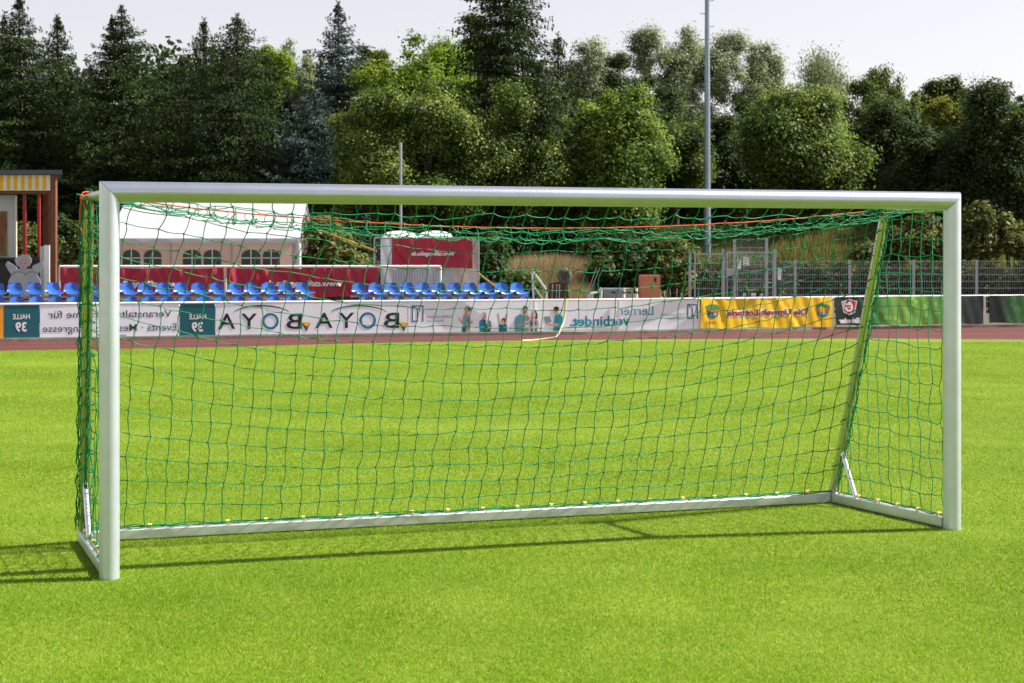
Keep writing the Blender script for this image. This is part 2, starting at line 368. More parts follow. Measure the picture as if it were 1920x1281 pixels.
sL = (BL-L0).normalized(); sR = (BR-R0).normalized(); cb = (BR-BL).normalized()
gbar('ground_bar', L0 + sL*0.057, BL + sL*0.035); gbar('ground_bar', R0 + sR*0.057, BR + sR*0.035); gbar('ground_bar', BL + cb*0.04, BR - cb*0.04)
for A, P, B in ((AL, L0, BL), (AR, R0, BR)):
    top = Vector((A.x, A.y, A.z))
    MB().tube([gp(B + UP*0.06), gp(top)], 0.031, 16, sx=1.0, sy=1.0).build('stanchion', M['alu_tube'], G)
    MB().tube([gp(P + (A-P)*0.06 + UP*(2.03)), gp(top + UP*0.0)] if False else [gp(Vector((P.x, P.y, A.z+0.01)) + (B-P).normalized()*0.05), gp(top + (B-P).normalized()*0.03)], 0.022, 14).build('top_arm', M['alu'], G)
    d = (P-B).normalized(); q = B.lerp(top, 0.13) + UP*0.0
    MB().tube([gp(B + d*0.27 + UP*0.06), gp((B+UP*0.06).lerp(top, 0.165))], 0.0165, 12).build('support_brace', M['alu_bright'], G)

# --- net
random.seed(3); RN = np.random.default_rng(11)
def strand(mb, p, q, bow, r=0.0033, n=3):
    """a strand of twine between two knots, hanging a little slack"""
    d = q - p
    if d.length < 1e-4: return
    mb.tube([p, p + d*0.33 + bow, p + d*0.67 + bow*0.85, q], r, n, cap=False)
def knot(mb, p, r=0.0074):
    vs = [p+Vector(v)*r for v in ((1,0,0),(-1,0,0),(0,1,0),(0,-1,0),(0,0,1.2),(0,0,-1.2))]
    mb.add(vs, [(0,2,4),(2,1,4),(1,3,4),(3,0,4),(2,0,5),(1,2,5),(3,1,5),(0,3,5)], 0, True)
def rnd(a): return Vector((random.gauss(0, a), random.gauss(0, a), random.gauss(0, a)))
NU, NV, NT = 43, 16, 5
def rope_pt(u):
    p = AL.lerp(AR, u); p.z += 0.012; p.z -= 0.155 * (1-(2*u-1)**2); return p
def drag(u, s): return 0.27*math.exp(-s/0.22)*min(u/0.05, 1)*(1-u)**1.1*min(1, (1-u)/0.05)
nodes = {}
rowoff = {j: (random.gauss(0, 0.01)) for j in range(NV+1)}
for i in range(NU+1):
    u = i/NU; e = 1-(2*u-1)**2
    rp = rope_pt(u); bp = BL.lerp(BR, u) + UP*0.075 - bk*0.02
    if 0 < i < NU: rp = rp + UP*(-0.03) + c*random.gauss(0, 0.008)
    for j in range(NV+1):
        s = (j/NV)**(1+0.38*(1-e)**1.3)
        p = rp.lerp(bp, s)
        S = 0.16*s*(1-s)       # extra belly between the ends
        p.z -= S * e ** 0.7
        p += bk * (-0.04 * math.sin(PI*s) * e) + c * drag(u, s)
        if 0 < j < NV:
            p += rnd(0.0034) + c*0.007*math.sin(i*0.5+j*1.7+1.3*math.sin(j)) + UP*(0.007*math.sin(i*0.55+j*0.8))
            if 0 < i < NU and j < 3: p += rnd(0.004)
        nodes[i, j] = p
netmb = MB()
for i in range(NU+1):
    for j in range(NV+1):
        p = gp(nodes[i, j])
        if 0 < j < NV: knot(netmb, p)
        if i < NU and 0 < j:
            a = random.uniform(-0.010, 0.004)
            strand(netmb, p, gp(nodes[i+1, j]), UP*a + bk*random.uniform(-.006, .006))
        if j < NV:
            strand(netmb, p, gp(nodes[i, j+1]), c*(random.choice((-1, 1))*random.uniform(0.001, 0.010)) + bk*random.uniform(-.008, .008))
# top sheet from crossbar back to the cord, dipping
top = {}
for i in range(NU+1):
    u = i/NU; e = 1-(2*u-1)**2
    fr = (L0+R0)/2 + c*(-Wd/2 + 0.07 + (Wd-0.14)*u) + bk*0.05 + UP*(ZC-0.035)
    rp = rope_pt(u)
    for j in range(NT+1):
        s = j/NT; p = fr.lerp(rp + c*drag(u, 0), s); p.z -= (0.30*e**0.5)*(s**1.5)*(1-s)*2.0 + 0.02*math.sin(PI*s)
        if 0 < j < NT: p += rnd(0.008) + c*0.010*math.sin(i*1.1+j)
        top[i, j] = p
for i in range(NU+1):
    for j in range(NT+1):
        p = gp(top[i, j])
        if 0 < j < NT: knot(netmb, p)
        if i < NU: strand(netmb, p, gp(top[i+1, j]), UP*random.uniform(-0.018, 0.004) + bk*random.uniform(-.01, .01))
        if j < NT: strand(netmb, p, gp(top[i, j+1]), c*random.uniform(-.012, .012) + UP*random.uniform(-.012, .0))
# doubled selvedge and lashings just under the cord
for lay, (dz, am) in enumerate(((-0.035, 0.012), (-0.07, 0.016))):
    prev = None
    for i in range(2*NU+1):
        u = i/(2*NU); e = 1-(2*u-1)**2
        p = rope_pt(u) + UP*(dz*min(1, e*2.2)) + rnd(am*0.5*min(1, e*3+0.2)) + bk*random.uniform(-.03, .03)
        if prev is not None: strand(netmb, gp(prev), gp(p), UP*random.uniform(-.012, .006))
        if i % 2 and lay == 0: strand(netmb, gp(p), gp(rope_pt(u)), c*random.uniform(-.02, .02), 0.0023)
        if i % 2 == 0: knot(netmb, gp(p), 0.006)
        prev = p
# selvedge rope along the bottom
for P, Q, n in ((BL, BR, 70), (L0+sL*0.08, BL, 18), (R0+sR*0.08, BR, 18)):
    for off in (0.0, 0.008):
        pts = [gp(P.lerp(Q, k/n) + UP*(0.074+off + random.uniform(-.004, .006)) + rnd(0.002) - bk*0.01) for k in range(n+1)]
        netmb.tube(pts, 0.0034, 4, cap=False)
    for k in range(0, n, 3):
        p = P.lerp(Q, (k+.5)/n) + UP*0.076
        d = (Q-P).normalized(); nrm = Vector((-d.y, d.x, 0)); lp = []
        for q in range(9):
            t = q/8*2*PI; lp.append(gp(p + nrm*0.03*math.cos(t)*random.uniform(.8, 1.1) + UP*(-0.012+0.022*math.sin(t)) + d*0.02*math.sin(t/2)))
        netmb.tube(lp, 0.003, 3, cap=False)
# side sheets
def side(P, B, A, seedv):
    random.seed(seedv)
    d = (B-P).normalized(); D = (B-P).length; dA = (Vector((A.x, A.y, 0))-P).dot(d)
    n = 11; nd = {}
    lat = (c if P is R0 else -c)
    for k in range(n+1):
        o = 0.07 + (D-0.07)*k/n
        zt = 1.99 if o <= dA else 0.07 + (A.z-0.07)*(D-o)/(D-dA)
        for j in range(18):
            z = 0.075 + j*0.1165
            slope = 0.05 * (k/n)
            z2 = z + slope*math.sin(PI*min(1, z/2))
            if z2 > zt - 0.03:
                nd[k, j] = P + d*o + UP*max(zt-0.0, 0.075) + (rnd(0.004)); break
            bulge = 0.03*math.sin(PI*z/2)
            nd[k, j] = P + d*(o + 0.012*math.sin(j*1.3+k*0.8)) + UP*z2 - lat*bulge + rnd(0.007)
    for (k, j), p in nd.items():
        if j > 0: knot(netmb, gp(p), 0.0045)
        if (k+1, j) in nd and j > 0: strand(netmb, gp(p), gp(nd[k+1, j]), UP*random.uniform(-.01, .003) + rnd(0.003))
        elif k < n and j > 0:
            # run to the stanchion
            zf = min(p.z, A.z); o2 = D - (zf-0.07)/(A.z-0.07)*(D-dA)
            q = P + d*o2 + UP*(zf+0.03); 
            if (q-p).length < 0.6: strand(netmb, gp(p), gp(q), UP*-0.01)
        if (k, j+1) in nd: strand(netmb, gp(p), gp(nd[k, j+1]), d*random.uniform(-.013, .013) + lat*random.uniform(-.006, .006))
    # gathered edge running beside the stanchion
    for q in range(5 if P is R0 else 11):
        pts = []; wo = 0 if q < 5 else random.uniform(-.03, .075); lo = 0 if q < 5 else 0.04
        for s in range(34):
            t = s/33; base = (B+UP*0.08).lerp(A, t)
            pts.append(gp(base + lat*lo - d*(0.055 - wo + 0.02*math.sin(PI*t)) + Vector((random.gauss(0, .008), random.gauss(0, .008), random.gauss(0, .006)))))
        netmb.tube(pts, 0.0032, 3, cap=False)
    for s in range(6 if P is R0 else 20):
        t = (s+.5)/(6 if P is R0 else 20); base = (B+UP*0.08).lerp(A, t); lp = []
        for q in range(11):
            a = q/10*2*PI; lp.append(gp(base + d*(-0.02+0.045*math.cos(a)) + lat*0.042*math.sin(a) + UP*(0.03*math.sin(a*0.5)+random.gauss(0, .004))))
        netmb.tube(lp, 0.0032, 3, cap=False); knot(netmb, lp[5], 0.008); knot(netmb, lp[7], 0.007)
side(R0, BR, AR, 21); side(L0, BL, AL, 22)
# tangle at the two upper corners
for A, s in ((AL, 1), (AR, -1)):
    for q in range(16):
        pts = [gp(A + c*s*(random.uniform(-.02, .12)) + Vector((random.gauss(0, .03), random.gauss(0, .04), random.gauss(0.0, .022)))) for _ in range(6)]
        netmb.tube(pts, 0.003, 3, cap=False)
netmb.build('net', M['twine'], G)
mb = MB(); mb.tube([gp(rope_pt(k/60) + rnd(0.0012)) for k in range(61)], 0.0038, 6)
for A, s in ((AL, 1), (AR, -1)):
    for q in range(3):
        lp = [gp(A + c*s*(0.01*q-0.01) + Vector((random.uniform(.026,.034)*math.cos(t), 0.03*math.cos(t), 0.0+random.uniform(.03,.04)*math.sin(t)-0.02*q))) for t in [k/14*2*PI for k in range(15)]]
        mb.tube(lp, 0.005, 5, cap=False)
mb.tube([gp(AL + Vector((-0.035, 0, 0.02)) + Vector((-0.015*math.sin(k/10*PI), 0, -0.24*k/10))) for k in range(11)], 0.005, 5)
mb.build('rope', M['rope'], G)
def clip(p, d):
    MB().bar(gp(p - d*0.011 - UP*0.002), gp(p + d*0.011 - UP*0.002), 0.026, 0.02, bev=0.003).build('net_clip', M['clip'], G)
for k in range(21): clip(BL.lerp(BR, (k*2+1.3)/43) + UP*0.082, cb)
for P, B in ((L0, BL), (R0, BR)):
    for k in range(6): clip(P.lerp(B, (k*2+1.2)/12) + UP*0.082, (B-P).normalized())

# ------------------------------------------------------------------ flat things along a line facing the pitch
class Panel:
    """a vertical plane through A and B; pixel columns and rows of the photograph give the real sizes on it"""
    def __init__(s, A, B):
        s.A, s.B = Vector(A), Vector(B); s.d = (s.B-s.A); s.L = s.d.length; s.rz = math.atan2(s.d.y, s.d.x)
    def x(s, px):
        k = (px-CX)/FPX; A, B = s.A, s.B; t = (A.x - k*A.y) / (k*(B.y-A.y) - (B.x-A.x)); return t * s.L
    def z(s, px, py):
        Y = s.A.y + s.d.y * s.x(px)/s.L; return CH - (py-HY)*Y/FPX - s.A.z
    def pt(s, px, py): return (s.x(px), s.z(px, py))
_tc = {}
def text_mesh(string, bold=0.0):
    key = (string, bold)
    if key in _tc: return _tc[key]
    cu = bpy.data.curves.new('lettering', 'FONT'); cu.body = string; cu.size = 1; cu.offset = bold; cu.resolution_u = 3
    ob = bpy.data.objects.new('lettering', cu); COL.objects.link(ob); bpy.context.view_layer.update()
    me = bpy.data.meshes.new_from_object(ob.evaluated_get(bpy.context.evaluated_depsgraph_get()))
    bpy.data.objects.remove(ob); v = [tuple(x.co) for x in me.vertices]; f = [tuple(p.vertices) for p in me.polygons]
    bpy.data.meshes.remove(me); _tc[key] = (v, f); return v, f
def lettering(pn, parent, string, x0, x1, y0, y1, m, bold=0.0, name='lettering', y=-0.004, mirror=True, disp=None, mb=None, mi=0):
    """words fitted in the photo box x0..x1, y0..y1 on panel pn (the writing reads right to left, as in the photograph)"""
    v, f = text_mesh(string, bold); xs = [p[0] for p in v]; ys = [p[1] for p in v]
    a0, a1, b0, b1 = min(xs), max(xs), min(ys), max(ys)
    X0, X1 = pn.x(x0), pn.x(x1); xm = (x0+x1)/2; Z0, Z1 = pn.z(xm, y1), pn.z(xm, y0)
    out = []
    for p in v:
        s = (p[0]-a0)/(a1-a0); s = 1-s if mirror else s
        X = X0 + (X1-X0)*s; Z = Z0 + (Z1-Z0)*(p[1]-b0)/(b1-b0)
        out.append((X, y + (disp(X, Z) if disp else 0), Z))
    own = mb is None
    if own: mb = MB()
    mb.add(out, f, mi)
    return mb.build(name, m, parent) if own else None
def poly(mb, pn, pts, mi=0, y=-0.004, th=0.0015):
    mb.prism([pn.pt(a, b) for a, b in pts], y, y+th, mi)
def ring(cx, cy, rx, ry, n=28, a0=0, a1=2*PI): return [(cx+rx*math.cos(a0+(a1-a0)*k/n), cy+ry*math.sin(a0+(a1-a0)*k/n)) for k in range(n+1)]
def band(mb, pn, outer, inner, mi=0, y=-0.004):
    n = len(outer); vs = [(pn.x(a), y, pn.z(a, b)) for a, b in outer] + [(pn.x(a), y, pn.z(a, b)) for a, b in inner]
    mb.add(vs, [(i, i+1, n+i+1, n+i) for i in range(n-1)], mi)

ZB0, ZB1 = 0.070, 0.700
def board(px0, px1, label, m, name='advertising_board', seams=(), y=0.0):
    A = on(BASE, px0) + Vector((0, 0.07, 0)); B = on(BASE, px1) + Vector((0, 0.07, 0)); pn = Panel(A, B)
    e = empty(name, A, pn.rz); tag(e, label, 'advertising board', 'advertising boards round the pitch')
    mb = MB(); xs = [0.0] + [pn.x(s) for s in seams] + [pn.L]
    for a, b in zip(xs[:-1], xs[1:]): mb.box(a+0.002, b-0.002, y, y+0.02, ZB0, ZB1)
    mb.build('panel', m, e); return e, pn
# rail and posts carrying the boards
e = empty('perimeter_barrier', on(BASE, 0)); tag(e, 'low white metal barrier whose top rail carries the advertising boards', 'barrier')
o0 = on(BASE, 0); mb = MB(); pts = [on(BASE, p) + Vector((0, 0.085, 0.722)) - o0 for p in list(range(-500, 2500, 50))]
mb.tube(pts, 0.023, 8, sx=1.0, sy=1.1); mb.build('top_rail', M['white_metal'], e)
for px in (-230, 5, 170, 337, 505, 668, 830, 1001, 1160, 1312, 1562, 1847, 2100):
    p = on(BASE, px) + Vector((0, 0.145 if px not in (1562, 1847) else 0.05, 0)) - o0
    MB().box(p.x-(.03 if px in (1562, 1847) else .02), p.x+(.03 if px in (1562, 1847) else .02), p.y-0.02, p.y+0.02, 0.0, 0.718).build('barrier_post', M['white_metal'], e)

e, pn = board(-260, 4, 'orange board cut off by the left edge of the picture', M['orange_print'])
for k, (a, b) in enumerate(((5, 72), (336, 402))):
    e, pn = board(a, b, ('dark teal HALLE 39 board at the far left beside the orange board', 'dark teal HALLE 39 board just right of the near left goalpost')[k], M['teal'])
    dx = a - 5 if k == 0 else a - 5 - 0.5
    lettering(pn, e, 'HALLE', 24+dx, 56+dx, 589, 598.5, M['white_ink'], 0.015)
    lettering(pn, e, '39', 29+dx, 50+dx, 604, 622.5, M['white_ink'], 0.03)
e, pn = board(73, 335, 'white board with black lettering for event rooms, behind the left goalpost', M['board_white2'], seams=(162, 250))
lettering(pn, e, 'Veranstaltungsräume für', 90, 322, 582, 600, M['grey_ink'], 0.005)
lettering(pn, e, 'Events · Messen · Kongresse', 80, 331, 608, 626, M['grey_ink'], 0.003)
lettering(pn, e, 'www', 224, 237, 627.5, 631, M['grey_ink'])
e, pn = board(403, 764, 'white board with BOYA written twice beside coloured cones', M['board_white'], seams=(500, 649))
for dx in (0, 182.5):
    sq = 0.985 if dx else 1
    for ch, a, b, m in (('A', 409, 441, 'black_ink'), ('Y', 452, 482, 'black_ink'), ('B', 537, 566, 'black_ink')):
        lettering(pn, e, ch, a+dx*1.0, b+dx, 588-dx*0.008, 617-dx*0.01, M[m], 0.012)
    mb = MB(); cy = 602.5-dx*0.008; band(mb, pn, ring(507+dx, cy, 15.5, 15.5), ring(507+dx, cy, 11, 11)); mb.build('letter_ring', M['blue_ink'], e)
    mb = MB(); band(mb, pn, ring(490+dx, 592, 56, 20, 20, PI*1.13, PI*1.87), ring(490+dx, 593, 57, 18, 20, PI*1.13, PI*1.87)); mb.build('arc_mark', M['grey_ink'], e)
    mb = MB(); p0 = (575+dx, 622.5); q = [(564.5+dx, 604), (572.5+dx, 611.5), (577+dx, 612), (582.5+dx, 605)]
    for i, mi in enumerate((0, 1, 2)): poly(mb, pn, [p0, q[i], q[i+1]], mi, y=-0.005)
    poly(mb, pn, [q[0], (573.5+dx, 604), q[3], q[2], q[1]], 3, y=-0.0065)
    mb.build('cone_mark', [M['black_ink'], M['blue_ink'], M['red_ink'], M['yel_ink']], e)
e, pn = board(765, 1312, 'long white adult school board with printed people and turquoise Lernen verbindet slogan', M['board_white'], seams=(832, 992, 1100, 1206))
def door_logo(x0, x1, y0, y1):
    mb = MB(); w_ = 2.1; s = (x1-x0)
    poly(mb, pn, [(x0, y0), (x1, y0), (x1, y0+w_), (x0, y0+w_)]); poly(mb, pn, [(x1-w_, y0+w_), (x1, y0+w_), (x1, y1), (x1-w_, y1)])
    poly(mb, pn, [(x0, y0+w_), (x0+w_, y0+w_), (x0+w_, y1), (x0, y1)]); poly(mb, pn, [(x0+w_, y1-w_), (x0+s*.54, y1-w_), (x0+s*.54, y1), (x0+w_, y1)])
    poly(mb, pn, [(x0+s*.54-w_, y0+8), (x0+s*.54, y0+7.2), (x0+s*.54, y1-w_), (x0+s*.54-w_, y1-w_)])
    poly(mb, pn, [(x0+w_, y0+w_), (x0+w_+2.4, y0+w_), (x0+s*.54, y0+7.2), (x0+s*.54-w_, y0+8)]); mb.build('door_emblem', M['navy_ink'], e)
door_logo(772, 794, 573, 603.5); door_logo(1288.5, 1308.5, 570.5, 598)
lettering(pn, e, 'Volkshochschule', 799, 848, 590.5, 596.5, M['mid_ink']); lettering(pn, e, 'Hildesheim', 799, 832, 599, 604, M['mid_ink'])
lettering(pn, e, 'Volkshochschule', 1239, 1284, 587, 592.5, M['mid_ink']); lettering(pn, e, 'Hildesheim', 1254, 1284, 595, 600, M['mid_ink'])
lettering(pn, e, 'Lernen', 1158, 1225, 574, 591, M['cyan_ink'])
lettering(pn, e, 'verbindet.', 1068, 1181, 592.5, 611.5, M['cyan_ink'], 0.022)
# printed people: flat coloured shapes on the board
def fig(shapes, name='printed_person'):
    mb = MB(); keys = []
    for k, (m, pts) in enumerate(shapes):
        if m not in keys: keys.append(m)
        poly(mb, pn, pts, keys.index(m), y=-0.003 - 0.0012*k, th=0.001)
    mb.build(name, [M[k] for k in keys], e)
def el(cx, cy, rx, ry): return ring(cx, cy, rx, ry, 14)[:-1]
YB = 624.5
fig([('skin', [(862, 601), (859, 595), (861, 595), (866, 603), (868, 592), (871, 588), (880, 592), (885, 604), (888, 597), (886, 607), (881, 607), (877, 598), (872, 610), (865, 607)]),
     ('sky_shirt', [(870, 593), (880, 593), (881, 604), (873, 614), (867, 614)]), ('petrol', [(866, 613), (874, 611), (873, YB), (866, YB)]), ('hair_dark', [(874, 599), (881, 604), (882, 613), (877, 620), (878, 605)]),
     ('skin', [(873, 605), (879, 605), (879, 616), (876, YB), (873.5, YB), (874, 616)]), ('hair', el(877, 579.5, 6, 5.2)), ('skin', el(875, 584, 3.6, 6)), ('skin', [(873, 588), (878, 588), (879, 594), (872, 594)])])
fig([('petrol', [(899, 602), (905, 598), (910, 600), (918, 605), (921, 611), (919, YB), (900, YB), (898, 611)]), ('turq', [(899, 603), (905, 599), (907, 612), (905, YB), (900, YB), (898, 611)]),
     ('mid_ink', el(916, 606, 5, 5.5)), ('white_ink', el(913, 604, 2.5, 4)), ('skin', [(910, 616), (919, 612), (920, 615), (911, 618)]), ('skin', el(908, 592.5, 3.7, 7)), ('white_ink', el(905, 589, 3, 4.5))])
fig([('skin', [(933, 587), (935, 587), (938, 605), (935.5, 607)]), ('skin', [(949.5, 587), (951.5, 587), (950, 607), (947.5, 606)]), ('petrol', [(935, 607), (941, 609), (943, 609), (950, 607), (951, YB), (935.5, YB)]),
     ('hair', el(944, 601, 4.2, 4.6)), ('skin', el(943, 604.5, 2.8, 3.8))])
fig([('sky_shirt', [(966, 594), (974, 589), (984, 592), (986, 605), (984, YB), (966, YB), (964, 608)]), ('skin', [(969, 609), (984, 604), (986, 608), (972, 613)]), ('hair', el(984.5, 579, 4.6, 5.5)), ('skin', el(983.5, 584, 4, 7)),
     ('skin', el(988, 597, 3.8, 6)), ('white_ink', [(984, 602), (991, 602), (992, 614), (984, 614)]), ('sky_shirt', [(984.5, 606), (991.5, 605), (991.5, 608), (984.5, 609)]), ('skin', [(985, 614), (991, 614), (990, 621), (985, 620)])])
fig([('hair', [(997, 587), (1000, 582), (1005, 582), (1008, 590), (1008, 598), (1003, 599), (997, 600)]), ('skin', [(994, 600), (1001, 597), (1008, 600), (1011, 609), (1007, 618), (995, 617), (993, 612)]),
     ('petrol', [(994, 601), (1001, 604), (1006, 601), (1006, 611), (995, 611)]), ('skin', [(993, 612), (1006, 610), (1008, 615), (995, 617)]), ('petrol', [(995, 617), (1007, 617), (1007, YB), (996, YB)]), ('skin', el(1001, 590.5, 3.5, 6))])
fig([('mid_ink', [(1019, 594.5), (1031, 592.5), (1035, 604), (1023, 607)]), ('turq', [(1040, 592), (1048, 588), (1055, 594), (1055, 610), (1052, YB), (1037, YB), (1038, 605)]), ('skin', [(1024, 607), (1038, 607), (1048, 606), (1049, 611), (1038, 612), (1024, 610)]),
     ('turq', [(1044, 594), (1051, 594), (1051, 607), (1046, 607)]), ('skin', el(1043, 585, 4, 6)), ('hair_dark', el(1043, 579, 5.2, 4.4))])

# ---- banners
def folds(seed, amp, n=9, L=3.0):
    r = random.Random(seed); fs = [(r.uniform(0, L), r.uniform(-0.9, 0.9), r.uniform(0.05, 0.16), r.uniform(0.4, 1)*r.choice((-1, 1, 1))) for _ in range(n)]
    ph = r.uniform(0, 6)
    def f(x, z):
        d = 0.35*amp*math.sin(x*9+ph+2*z) + 0.25*amp*math.sin(x*23+z*7)
        for x0, sl, w_, a in fs: d -= amp*a*math.exp(-((x - x0 - sl*(0.5-z)*1.2)/w_)**2)
        return d
    return f
def banner(parent, x0, x1, z0, z1, disp, m, name='cloth', sag=0.02, ties=5, y=-0.03, nx=90, nz=14, hang=0.015):
    def fn(u, v):
        X = x0+(x1-x0)*u; Z = z0+(z1-z0)*v; Z -= v*sag*abs(math.sin(PI*u*ties)) ; Z += (1-v)*hang*math.sin(u*17+1)
        return (X, y + disp(X, Z), Z)
    return MB().grid(fn, nx, nz).build(name, m, parent)
A = on(BASE, 1313) + Vector((0, 0.05, 0)); B = on(BASE, 1559) + Vector((0, 0.0, 0)); pn = Panel(A, B)
e = empty('lottery_banner', A, pn.rz); tag(e, 'creased yellow cloth banner with maroon lettering tied to the barrier', 'banner')
dsp = folds(5, 0.020, 12, pn.L); banner(e, 0, pn.L, 0.075, 0.745, dsp, M['yellow_cloth'], sag=0.015, ties=4)
lettering(pn, e, 'Die Umwelt-Lotterie', 1359, 1513.5, 577.5, 593.5, M['white_ink'], 0.075, name='lettering_outline', y=-0.036, disp=dsp)
lettering(pn, e, 'Die Umwelt-Lotterie', 1361, 1512, 579, 592, M['maroon_ink'], 0.035, y=-0.040, disp=dsp)
lettering(pn, e, 'BINGO!', 1322, 1340, 602.5, 606.5, M['red_ink'], 0.02, y=-0.036, disp=dsp)
for cx_, cy_ in ((1335, 583), (1541, 581)):
    mb = MB()
    for mi, pts in enumerate(([(cx_-14, cy_-9), (cx_-6, cy_-12), (cx_+7, cy_-12), (cx_+14, cy_-6), (cx_+12, cy_-2), (cx_-12, cy_-2)], [(cx_-13, cy_-2), (cx_+13, cy_-3), (cx_+11, cy_+4), (cx_-11, cy_+3)], [(cx_-11, cy_+3), (cx_+11, cy_+4), (cx_+9, cy_+11), (cx_, cy_+14), (cx_-9, cy_+11)])):
        vs = [(pn.x(a), -0.037+dsp(pn.x(a), pn.z(a, b)), pn.z(a, b)) for a, b in pts]; mb.add(vs, [tuple(range(len(vs)))], mi)
    for k in range(4):
        vs = [(cx_-8+k*4.5, cy_+5), (cx_-6+k*4.5, cy_+5), (cx_-5+k*3.6, cy_+11), (cx_-6.5+k*3.6, cy_+11)]
        vs = [(pn.x(a), -0.040+dsp(pn.x(a), pn.z(a, b)), pn.z(a, b)) for a, b in vs]; mb.add(vs, [(0, 1, 2, 3)], 3)
    mb.build('emblem', [M['green_ink'], M['rust_ink'], M['navy_ink'], M['sky_shirt']], e)
def brew_material(name, L, flip):
    m = bpy.data.materials.new(name); m.use_nodes = True; t = m.node_tree; p = t.nodes['Principled BSDF']; p.inputs['Roughness'].default_value = 0.45
    tc = N(t, 'ShaderNodeTexCoord'); sp = N(t, 'ShaderNodeSeparateXYZ'); t.links.new(tc.outputs['Object'], sp.inputs[0])
    mr = N(t, 'ShaderNodeMapRange'); mr.inputs[1].default_value = 0; mr.inputs[2].default_value = L; t.links.new(sp.outputs[0], mr.inputs[0])
    r = N(t, 'ShaderNodeValToRGB'); e_ = r.color_ramp.elements
    st = [(0.0, (0.012, 0.028, 0.024)), (0.17, (0.012, 0.035, 0.022)), (0.24, (0.06, 0.28, 0.055)), (0.42, (0.27, 0.58, 0.08)), (0.62, (0.22, 0.55, 0.08)), (0.80, (0.06, 0.24, 0.06)), (0.88, (0.012, 0.03, 0.028)), (1.0, (0.012, 0.026, 0.026))]
    if flip: st = [(0.0, (0.012, 0.028, 0.026)), (0.07, (0.012, 0.03, 0.026)), (0.16, (0.045, 0.18, 0.045)), (0.5, (0.12, 0.34, 0.06)), (1, (0.12, 0.28, 0.05))]
    e_[0].position = st[0][0]; e_[0].color = st[0][1]+(1,); e_[1].position = 1; e_[1].color = st[-1][1]+(1,)
    for a, b in st[1:-1]: q = e_.new(a); q.color = b+(1,)
    t.links.new(mr.outputs[0], r.inputs[0])
    vo = N(t, 'ShaderNodeTexVoronoi', Scale=7.0, feature='F1'); t.links.new(tc.outputs['Object'], vo.inputs['Vector'])
    mv = N(t, 'ShaderNodeMapRange'); mv.inputs[1].default_value = 0.15; mv.inputs[2].default_value = 0.5; mv.inputs[3].default_value = 1.2; mv.inputs[4].default_value = 0.72; t.links.new(vo.outputs['Distance'], mv.inputs[0])
    mx = N(t, 'ShaderNodeMix', data_type='RGBA', blend_type='MULTIPLY'); mx.inputs[0].default_value = 1
    t.links.new(r.outputs[0], mx.inputs[6]); t.links.new(mv.outputs[0], mx.inputs[7]); t.links.new(mx.outputs[2], p.inputs['Base Color']); return m
A = on(BASE, 1566) + Vector((0, 0.03, 0)); B = on(BASE, 1843) + Vector((0, 0.03, 0)); pn = Panel(A, B)
e = empty('brewery_banner', A, pn.rz); tag(e, 'dark to bright green bubbly banner with a red shield emblem', 'banner')
dsp = folds(8, 0.014, 7, pn.L); banner(e, 0, pn.L, 0.085, 0.735, dsp, brew_material('green banner print', pn.L, False), sag=0.008, ties=5)
mb = MB()
def flatp(pts, mi, y): vs = [(pn.x(a), y+dsp(pn.x(a), pn.z(a, b)), pn.z(a, b)) for a, b in pts]; mb.add(vs, [tuple(range(len(vs)))], mi)
flatp([(1576, 565), (1584, 563), (1591, 560), (1598, 563), (1606, 564), (1602, 586), (1591, 591), (1580, 586)], 0, -0.036)
flatp([(1578.5, 567), (1591, 563), (1603.5, 566), (1600, 584), (1591, 588), (1582, 584)], 1, -0.040)
band(mb, pn, ring(1590, 576, 8, 8.5, 20, -PI*0.35, PI*1.0), ring(1590, 576, 4, 4.8, 20, -PI*0.35, PI*1.0), 0, -0.05)
flatp([(1584, 569), (1595, 569), (1595, 572), (1584, 572)], 0, -0.044); flatp([(1585, 575), (1594, 575), (1594, 577), (1585, 577)], 0, -0.044); flatp([(1587, 565.5), (1589, 568.5), (1591, 565), (1593, 568.5), (1595, 565.5), (1594, 569), (1588, 569)], 0, -0.044)
mb.build('shield_emblem', [M['white_ink'], M['red_ink']], e)
lettering(pn, e, 'Einbecker', 1571, 1610, 596, 606, M['white_ink'], 0.05, y=-0.037, disp=dsp)
A = on(BASE, 1854) + Vector((0, 0.03, 0)); B = on(BASE, 2140) + Vector((0, 0.03, 0)); pn = Panel(A, B)
e = empty('green_banner', A, pn.rz); tag(e, 'green banner starting dark beside the white post at the right edge', 'banner')
dsp = folds(9, 0.012, 6, pn.L); banner(e, 0, pn.L, 0.085, 0.735, dsp, brew_material('green banner print edge', pn.L, True), sag=0.008, ties=5)
# cream tube hanging off the rail and lying on the track
pts = [(1061, 560, 37.0), (1059.5, 585, 37.0), (1056, 606, 36.95), (1045, 630.5, 36.6), (1041, 633.5, 36.2), (1020, 636.5, 35.4), (1000, 638.3, 34.9), (978, 639.3, 34.6)]
P3 = [at(*p) for p in pts]; o = MB().tube([p - P3[0] + Vector((0, 0, 0.0)) for p in P3], 0.022, 6).build('plastic_tube', M['tube']); o.location = P3[0]
tag(o, 'bent cream plastic tube hanging from the white rail onto the track', 'tube')

